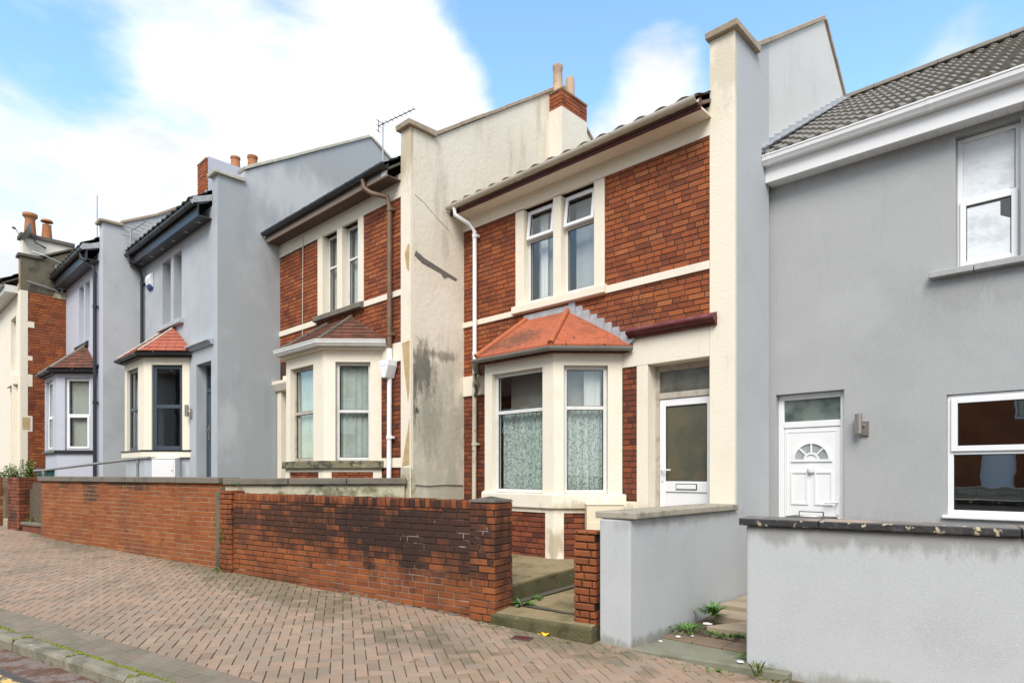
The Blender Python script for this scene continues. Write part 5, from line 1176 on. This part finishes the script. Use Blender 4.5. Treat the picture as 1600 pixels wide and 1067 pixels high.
# satellite dish on the far chimney
e = empty('satellite_dish', (-24.8, 3.8, 8.9), 'grey satellite dish fixed to the corner of the far cream chimney', 'satellite dish')
F = Matrix.Translation((-24.60, 3.86, 9.15)) @ Matrix.Rotation(R(-10), 4, 'Z') @ Matrix.Rotation(R(68), 4, 'X') @ Matrix.Scale(.74, 4)
mb = MB(F); mb.lathe((0, 0, 0), [(.02, .03), (.2, .05), (.36, .11), (.42, .15), (.425, .155), (.36, .10), (.2, .035), (.02, .01)], 24); mb.build('dish', 'gutter_grey', e, smooth=True)
mb = MB(F); mb.tube([(0, -.38, .12), (0, -.1, .5)], .015, 6); mb.lathe((0, -.1, .5), [(.04, 0), (.05, .05), (.04, .12)], 10); mb.build('arm', 'rust', e)
mb = MB(); mb.tube([(-24.60, 3.88, 9.12), (-24.62, 4.0, 8.9), (-24.86, 4.3, 8.88)], .022, 8); mb.build('mount', 'rust', e)
# wheelie bin behind the front wall of the grey house
e = empty('wheelie_bin', (-2.46, 7.5, .17), 'black wheelie bin in front of the white door behind the grey wall', 'bin')
mb = MB(); bx, by = -2.46, 7.50
a = [mb.pt((bx+sx*.20, by+sy*.22, .25)) for sx, sy in ((-1, -1), (1, -1), (1, 1), (-1, 1))]; b = [mb.pt((bx+sx*.23, by+sy*.24, 1.04)) for sx, sy in ((-1, -1), (1, -1), (1, 1), (-1, 1))]
mb.facei(a[::-1]); mb.facei(b)
for i in range(4): mb.facei([a[i], a[(i+1) % 4], b[(i+1) % 4], b[i]])
mb.build('body', 'bin', e, bevel=.02)
mb = MB(); mb.prism_x([(by-.27, 1.045), (by-.26, 1.075), (by-.1, 1.115), (by+.16, 1.115), (by+.24, 1.085), (by+.24, 1.045)], bx-.24, bx+.24); mb.build('lid', 'bin', e, bevel=.015)
mb = MB(); mb.tube([(bx-.27, by-.24, 1.085), (bx+.27, by-.24, 1.085)], .02, 8); mb.build('handle', 'bin', e)
for s in (-1, 1):
    mb = MB(ID @ Matrix.Translation((bx+s*.2, by+.25, .27)) @ Matrix.Rotation(R(90), 4, 'Y')); mb.lathe((0, 0, -.025), [(.04, 0), (.1, 0), (.1, .05), (.04, .05)], 16); mb.build('wheel', 'bin', e)
mb = MB(); mb.prism([(-2.54, 7.41), (-2.38, 7.39), (-2.34, 7.49), (-2.43, 7.54), (-2.52, 7.5)], 1.117, 1.121); tag(mb.build('paper_scrap', 'litter'), 'scrap of white paper lying on the black bin lid', 'litter')
# small things on the ground
def gpos(s, D): x, y = street(s, D); return x, y, gz(x, y)
x, y = -4.19, 4.545; z = gz(x, y); F = Matrix.Translation((x, y, z)) @ Matrix.Rotation(R(20), 4, 'Z')
e = empty('stopcock_cover', (x, y, z), 'small dark square cover set in the pavement by the step', 'cover')
mb = MB(F); mb.box(-.10, .10, -.07, .07, -.01, .007); mb.build('frame', 'rust', e); mb = MB(F); mb.box(-.085, .085, -.055, .055, .0, .009); mb.build('lid', 'maroon', e)
x, y = -4.10, 4.80; z = gz(x, y); mb = MB(); r2 = random.Random(2); n = 14
c = mb.pt((x, y, z+.022)); ring_ = [mb.pt((x+math.cos(a)*.042*r2.uniform(.85, 1.1), y+math.sin(a)*.036*r2.uniform(.85, 1.1), z+.016+.014*math.sin(a*2+1))) for a in [2*math.pi*i/n for i in range(n)]]
for i in range(n): mb.facei([c, ring_[i], ring_[(i+1) % n]])
mb.tube([(x-.03, y, z+.012), (x-.09, y-.02, z+.006)], .003, 5)
tag(mb.build('yellow_leaf', 'petal'), 'single bright yellow leaf lying on the paving by the mossy step', 'leaf')
# litter scraps: chips of render along the grey wall
lit = [(-3.16, 5.42, -.03, .022, 'white scrap low on the green slab beside the grey wall'), (-3.08, 5.62, -.01, .03, 'white scrap on the first brown tile'), (-2.99, 5.74, -.01, .016, 'tiny white chip on the tile row by the weeds'), (-3.02, 6.12, .04, .06, 'flat white scrap beside the leafy weed clumps'), (-2.95, 7.0, .128, .022, 'white chip on the broad tan slab'), (-2.75, 7.15, .13, .022, 'second white chip, nearer the middle of the broad tan slab'), (-2.30, 5.27, -.02, .035, 'white chip at the front edge of the green slab')]
for x, y, z, s, lab in lit:
    mb = MB(); k = r2.uniform(0, 3); mb.prism([(x+math.cos(a+k)*s*r2.uniform(.6, 1.1), y+math.sin(a+k)*s*r2.uniform(.5, .9)) for a in (0, 1.1, 2.2, 3.3, 4.5, 5.5)], z, z+.008); tag(mb.build('litter_chip', 'litter'), lab, 'litter', 'white chips on the path')

# ---- weeds
def blade(mb, base, d, L, w, droop, rr, fold=.25):
    base = Vector(base); d = Vector(d).normalized(); s = d.cross(Vector((0, 0, 1))); s = s.normalized() if s.length > .01 else Vector((1, 0, 0)); n = 4; prev = None
    for i in range(n+1):
        t = i/n; p = base+d*(L*t)+Vector((0, 0, -droop*L*t*t)); ww = w*(math.sin(math.pi*min(1, .18+.82*t)))*.5+.0006
        up = s.cross(d).normalized()*(-ww*fold)
        cur = [mb.pt(p-s*ww-up), mb.pt(p), mb.pt(p+s*ww-up)]
        if prev: mb.facei([prev[0], prev[1], cur[1], cur[0]]); mb.facei([prev[1], prev[2], cur[2], cur[1]])
        prev = cur
def weed(x, y, z, R0, n, w, up, label, m='leaf', droop=.5, spread=.03, group='weeds along the foot of the walls', seed=1, name='weed', Lz=1.0):
    mb = MB(); rr = random.Random(seed)
    for i in range(n):
        a = rr.uniform(0, 2*math.pi); e = rr.uniform(.25, 1.0)*up; L = R0*rr.uniform(.55, 1.1); q = rr.uniform(0, spread)
        blade(mb, (x+math.cos(a)*q, y+math.sin(a)*q, z+rr.uniform(0, R0*.25*Lz)), (math.cos(a), math.sin(a), e), L, w*rr.uniform(.8, 1.5), droop*rr.uniform(.5, 1.3), rr)
    return tag(mb.build(name, m, fix=False), label, 'weed', group)
weed(-4.72, 5.12, .14, .14, 26, .026, .9, 'bright green weed at the foot of the mossy terrace beside the pier', seed=1, spread=.06)
weed(-4.76, 5.42, .16, .09, 16, .018, .8, 'smaller weed farther along the foot of the mossy terrace', seed=2, spread=.05)
weed(-3.12, 5.88, .0, .13, 60, .016, 1.3, 'dense low weed clump against the pale grey wall, nearer the pavement', seed=3, spread=.12)
weed(-3.07, 6.32, .09, .20, 60, .024, 2.0, 'taller leafy weed clump against the pale grey wall, farther from the pavement', seed=4, spread=.08)
for k in range(7):
    t = k/6; weed(-2.85+.75*t, 5.94+.07*t, -.005, .08+.02*(k % 3), 26, .014, 1.2, ('weed at the wall end of the step slab front edge', 'second weed along the step slab front edge', 'third weed along the step slab front edge', 'fourth weed along the step slab front edge', 'fifth weed along the step slab front edge', 'sixth weed along the step slab front edge', 'last weed along the step slab front edge, by the front wall')[k], seed=10+k, spread=.06)
weed(-2.88, 5.06, -.11, .07, 36, .012, 1.0, 'weed in the joint along the front of the green slab', seed=20, spread=.09, m='leaf')
weed(-2.47, 5.11, -.11, .08, 18, .022, .8, 'small round weed at the right front of the green slab', seed=21, spread=.04)
weed(-2.30, 5.50, -.03, .12, 34, .018, 1.4, 'weed at the inner foot of the grey front wall', seed=22, spread=.07)
weed(-2.12, 5.22, -.12, .30, 26, .008, 2.8, 'wispy tall grass tuft at the corner of the grey front wall', 'grass', .5, .05, seed=23)
weed(-1.98, 5.22, -.12, .10, 26, .012, 1.0, 'low grass tuft just right of the wispy tuft on the grey wall', 'grass', .5, .07, seed=24)
weed(-9.72, 3.83, .12, .16, 36, .012, 1.6, 'grass tuft in the joint between the two brick walls', 'grass', .5, .10, seed=25)
weed(-9.68, 3.88, .55, .30, 16, .014, 2.6, 'dark tall weed growing up the joint between the two brick walls', 'leaf', .3, .03, seed=26)
weed(-9.55, 4.02, 1.42, .09, 14, .016, 1.5, 'tiny weed sprouting on top of the wall joint', 'leaf', .5, .03, seed=27)
weed(-17.0, 3.2, 1.40, .26, 50, .02, .9, 'yellow green weeds on the bank behind the handrail', 'leaf_olive', .5, .45, seed=28)
weed(-16.1, 3.45, 1.40, .22, 40, .02, 1.0, 'dark green weeds on the bank near the lilac bay', 'leaf', .5, .2, seed=29)
weed(-16.85, 2.98, .54, .24, 40, .03, 1.2, 'leafy weeds by the foot of the handrail post', 'leaf', .6, .18, seed=30)
weed(-17.3, 2.85, .54, .24, 36, .02, 1.4, 'olive weeds on the ledge against the grimy brick pier', 'leaf_olive', .6, .15, seed=31)
weed(-16.2, 2.65, .29, .12, 26, .012, .9, 'grass tuft on the pavement below the gate gap', 'grass', .5, .12, seed=32)
# bushy plants in the far front garden: stems with many leaves
def shrub(x, y, z, H, n, label, m, seed):
    mb = MB(); rr = random.Random(seed)
    for k in range(n):
        a = rr.uniform(0, 6.28); q = rr.uniform(0, .4); top = Vector((x+math.cos(a)*q*1.5, y+math.sin(a)*q, z+H*rr.uniform(.5, 1.0))); bot = Vector((x+math.cos(a)*q*.5, y+math.sin(a)*q*.5, z))
        mb.tube([bot, (bot+top)/2+Vector((rr.uniform(-.05, .05), 0, 0)), top], .006, 4)
        for j in range(16):
            p = bot.lerp(top, .25+.75*j/16); b = rr.uniform(0, 6.28); blade(mb, p, (math.cos(b), math.sin(b), .5), rr.uniform(.10, .20), .07, .5, rr)
    return tag(mb.build('garden_plant', m, fix=False), label, 'plant', 'plants in the far front garden')
shrub(-20.0, 2.85, 1.25, .62, 16, 'loose olive bush in the far left front garden', 'leaf_olive', 1)
shrub(-18.9, 2.95, 1.25, .80, 9, 'tall pale green plant against the bare brick flank', 'leaf_olive', 2)
shrub(-20.9, 2.5, 1.25, .45, 12, 'dark low plant at the far left edge of the garden', 'leaf', 3)
e = empty('garden_bin', (-19.2, 3.55, 1.2), 'dark green lidded box beside the bare brick flank', 'box')
mb = MB(); mb.box(-19.75, -18.75, 3.2, 3.6, 1.25, 1.66); mb.build('body', 'green_lid', e, bevel=.02); mb = MB(); mb.box(-19.78, -18.72, 3.17, 3.63, 1.662, 1.72); mb.build('lid', 'green_lid', e, bevel=.02)
# grass and moss in the paving joints along the walls
mb = MB(); rr = random.Random(77)
def tuft(x, y, z, n, L):
    for i in range(n):
        a = rr.uniform(0, 6.28); blade(mb, (x+rr.uniform(-.025, .025), y+rr.uniform(-.025, .025), z-.006), (math.cos(a), math.sin(a), rr.uniform(.8, 2.2)), L*rr.uniform(.5, 1.1), .006, .5, rr)
for i in range(260):
    s = rr.choice([rr.uniform(.2, 5.2), rr.uniform(4.5, 11.5), rr.uniform(-1.4, .5), rr.uniform(-3.5, -1.2)]); D = abs(rr.gauss(0, .16))+(.09 if -1.4 < s < 5.2 else .03)
    x, y, z = gpos(s, D); tuft(x, y, z, rr.randint(3, 9), rr.uniform(.025, .06))
o = mb.build('joint_grass', 'grass', fix=False); o['label'] = 'short grass growing in the paving joints at the foot of the walls'; o['category'] = 'grass'; o['kind'] = 'stuff'
mb = MB(); rr = random.Random(5)
def mosspad(x, y, z, r_, h_):
    n = 7; c = mb.pt((x, y, z+h_)); q = [mb.pt((x+math.cos(6.283*i/n)*r_*rr.uniform(.7, 1.2), y+math.sin(6.283*i/n)*r_*rr.uniform(.7, 1.2), z-.004)) for i in range(n)]
    for i in range(n): mb.facei([c, q[i], q[(i+1) % n]])
for i in range(900):
    a = rr.uniform(-8, 2.5); u = math.sin(a*2.3)+math.sin(a*5.1+1)
    if u < -.2 and rr.random() < .8: continue
    x, y = kline(a, .352+rr.gauss(0, .006)); mosspad(x, y, gz(x, y), rr.uniform(.008, .02), rr.uniform(.004, .014))
for st_ in stops:
    if -6 < st_ < 3:
        for i in range(26):
            o_ = rr.uniform(.355, .51) if st_ < -1.5 or i % 4 == 0 else .36; x, y = kline(st_+rr.gauss(0, .014), o_); mosspad(x, y, gz(x, y)-(.09*rr.random() if o_ > .495 else 0), rr.uniform(.008, .02), .01)
o = mb.build('joint_moss', 'moss', fix=False); o['label'] = 'bright green moss in the joint between kerb and paving'; o['category'] = 'moss'; o['kind'] = 'stuff'

# ================================================================== the other side of the road (seen only as reflections)
def opposite(x, w, y, z, mwall, label, zz):
    h = empty('facing_house', (x+w/2, y, z), label, 'house', 'houses across the road')
    mb = MB(Matrix.Translation((x+w, y, z)) @ Matrix.Rotation(math.pi, 4, 'Z'))
    holes = [(.6, 1.7, 3.4, 5.0), (2.2, 3.3, 3.4, 5.0), (.7, 2.4, .9, 2.5), (3.3, 4.2, .1, 2.5)]
    holed(mb, 0, w, -1, 5.8, holes, 0, .3); mb.box(0, w, 7, 7.3, -1, 5.8); mb.box(-.15, 0, -.02, 7.3, -1, 6.2); mb.build('wall', mwall, h)
    Mx = mb.M
    for a, b, c, d in holes[:3]: window(h, Mx, a, b, c, d, .1, .08, (c+d)/2, 'upvc', glass='tinted', cur=(('curtain', 'curtain', a+.1, b-.1, c+.1, d-.1, .2, .02, .12),))
    m2 = MB(Mx); m2.box(3.3, 4.2, .1, .15, .1, 2.5); m2.build('door', 'upvc', h)
    m2 = MB(Mx); m2.prism_x([(-.3, 5.75), (3.6, 8.3), (7.6, 5.75), (7.6, 5.6), (3.6, 8.1), (-.3, 5.6)], -.05, w+.05); m2.build('roof', 'roof_brown', h)
    m2 = MB(Mx); m2.box(w-.9, w-.3, 3.2, 4.3, 7.4, 9.3); m2.build('chimney', 'brick_wall', h)
face = [('brick_c', 'dark brick house lowest down the road on the facing side'), ('cream', 'cream house facing the grey house across the road'), ('brick_left', 'orange brick house facing the orange-roofed bay across the road'), ('brick_wall', 'red brick house facing the brown tiled bay across the road'), ('cream_parapet', 'pale house facing the blue-grey house across the road'), ('brick_c', 'brick house facing the lilac house across the road'), ('stone_rubble', 'stone house facing the cream far house across the road'), ('brick_wall', 'red brick house farther up the facing side')]
for k, (mw, lab) in enumerate(face): opposite(6.2-5.1*k, 5.05, -7.6-1.0*k, -.3+.14*k, mw, lab, 0)
mb = MB(frame(5, -4.4, -.3, -1, -.18)); bricks(mb, 0, 16, 0, 1.5, 0, .3, course=.16, L=.5, joint=.02, jit=.012, seed=2)
mb.box(0, 16, .02, .28, -.3, 1.49); tag(mb.build('stone_wall', 'stone_rubble', fix=False), 'rubble stone wall along the facing side of the road', 'garden wall')
